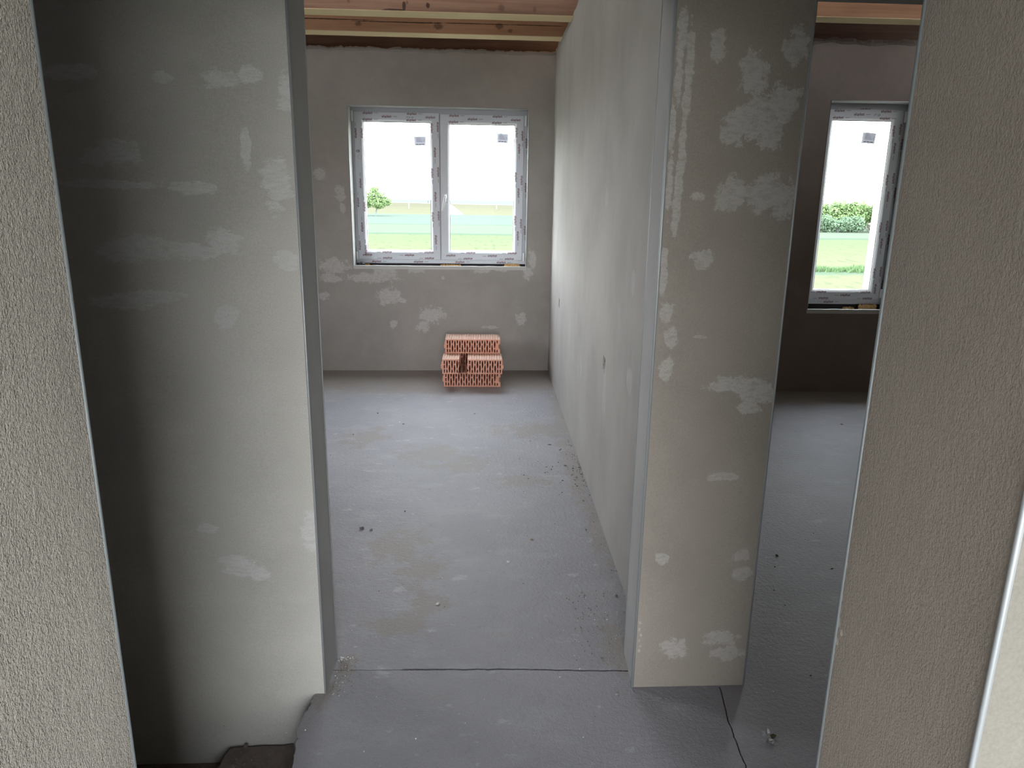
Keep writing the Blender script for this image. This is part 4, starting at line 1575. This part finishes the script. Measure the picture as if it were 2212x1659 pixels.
def leaf_cloud(bm, blobs, n, size, seed):
    rg = random.Random(seed)
    tot = sum(b[3] for b in blobs)
    for _ in range(n):
        b = rg.choices(blobs, weights=[q[3] ** 2 for q in blobs])[0]
        d = Vector((rg.gauss(0, 1), rg.gauss(0, 1), rg.gauss(0, 1))).normalized()
        rr_ = rg.random() ** 0.35
        c = Vector(b[:3]) + Vector((d.x * b[3], d.y * b[3], d.z * b[4])) * rr_
        nrm = (d + Vector((rg.uniform(-1, 1), rg.uniform(-1, 1), rg.uniform(-0.2, 1.2)))).normalized()
        u = nrm.orthogonal().normalized()
        u = Matrix.Rotation(rg.uniform(0, 6.28), 3, nrm) @ u
        v = nrm.cross(u)
        s = size * rg.uniform(0.6, 1.3)
        q = [bm.verts.new(c + u * s * a + v * s * 0.6 * e) for a, e in ((-1, 0), (0, -1), (1, 0), (0, 1))]
        bm.faces.new(q)


def tree(x, y, blobs, n, size, mat, label, group, trunk=None, seed=0, name='tree'):
    root = empty(name, (x, y, GZ))
    bm = bmesh.new()
    leaf_cloud(bm, blobs, n, size, seed)
    obj('foliage', bm, mat, root, recalc=False)
    bm = bmesh.new()
    rg = random.Random(seed + 1)
    tr = trunk or [(0, 0, -0.05), (0.05, 0, 0.5), (0, 0, 1.2)]
    r0 = 0.16 if trunk else 0.08
    tube(bm, tr, [r0 * (1 - 0.5 * i / len(tr)) for i in range(len(tr))], 7)
    for b in blobs[:6]:
        tube(bm, [tr[-1], (tr[-1][0] * 0.5 + b[0] * 0.5, b[1] * 0.5, tr[-1][2] * 0.4 + b[2] * 0.6), b[:3]], [r0 * 0.5, r0 * 0.3, r0 * 0.12], 5)
    obj('trunk', bm, M_bark, root)
    tag(root, label, 'tree' if name == 'tree' else 'shrub', group)
    return root


tree(-19.3, 134, [(-0.2, 0, 3.7, 1.5, 1.2), (-1.6, 0, 2.9, 1.4, 1.2), (1.0, 0.2, 3.1, 1.3, 1.0), (2.1, 0, 2.5, 1.0, 0.8), (0.7, -0.4, 2.2, 1.7, 1.0), (-1.8, 0.3, 1.9, 1.2, 0.8), (0.0, 0, 4.5, 0.8, 0.6)],
     4200, 0.16, M_leaf, 'lone round tree in the field, left edge of the left pane', None, [(0.1, 0, -0.05), (0.15, 0, 0.7), (0.3, 0, 1.3), (0.1, 0, 2.1)], 5)
HL = ['leftmost light green tree in the hedge outside the narrow window', 'light green tree left of centre in the hedge outside the narrow window', 'tallest light green tree at the centre of the hedge outside the narrow window', 'light green tree at the right end of the hedge outside the narrow window', 'light green tree behind the pale bush outside the narrow window']
for k, (x, h) in enumerate(((41.5, 3.7), (44.3, 4.0), (46.8, 4.25), (52.3, 4.0), (49.6, 4.1))):
    rg = random.Random(200 + k)
    bl = [(rg.uniform(-1.2, 1.2), rg.uniform(-0.5, 0.8), h * rg.uniform(0.28, 0.74), rg.uniform(0.9, 1.2), h * rg.uniform(0.20, 0.26)) for _ in range(9)] + [(0, 0, h * 0.8, 1.15, h * 0.2)]
    tree(x, 99.5 - 0.1 * k, bl, 3000, 0.17, M_leaf, HL[k], 'hedge trees behind the field', [(0, 0, -0.05), (0, 0, 1.0), (0.1, 0, 1.6)], 210 + k)
SL = ['dark bluish shrub at the left foot of the hedge outside the narrow window', 'dark bluish shrub left of centre at the foot of the hedge', 'dark bluish shrub at the middle of the foot of the hedge', 'dark bluish shrub next to the pale bush at the hedge foot']
for k, x in enumerate((41.6, 43.6, 45.7, 47.7)):
    rg = random.Random(300 + k)
    bl = [(rg.uniform(-0.9, 0.9), rg.uniform(-0.4, 0.4), rg.uniform(0.25, 1.6), rg.uniform(0.75, 1.05), rg.uniform(0.5, 0.75)) for _ in range(8)]
    tree(x, 96.4, bl, 2600, 0.13, M_leaf2, SL[k], 'shrubs at the foot of the hedge', None, 310 + k, 'shrub')
rg = random.Random(9)
bl = [(rg.uniform(-0.8, 0.8), rg.uniform(-0.4, 0.4), rg.uniform(0.6, 1.4), 0.75, 0.6) for _ in range(6)]
tree(50.2, 96.2, bl, 1200, 0.12, M_leaf3, 'pale cream coloured bush at the right foot of the hedge', 'shrubs at the foot of the hedge', None, 330, 'shrub')
# strip of tall grass in the near field
bm = bmesh.new()
rg = random.Random(8)
for _ in range(3800):
    x = rg.uniform(14, 32)
    y = 46.3 + rg.gauss(0, 0.45)
    h = rg.uniform(0.18, 0.5) * (0.7 + 0.5 * mnoise.noise(Vector((x * 0.7, 0, 0))))
    a = rg.uniform(0, 6.28)
    dx, dy = 0.05 * math.cos(a), 0.05 * math.sin(a)
    lx, ly = rg.uniform(-0.15, 0.15), rg.uniform(-0.15, 0.15)
    bm.faces.new([bm.verts.new(q) for q in ((x - dx, y - dy, GZ), (x + dx, y + dy, GZ), (x + lx, y + ly, GZ + h))])
o = obj('tall_grass', bm, leaf_mat('grass_blades', (0.075, 0.12, 0.055)), recalc=False)
tag(o, 'strip of taller green grass crossing the field outside the narrow window', 'grass', kind='stuff')
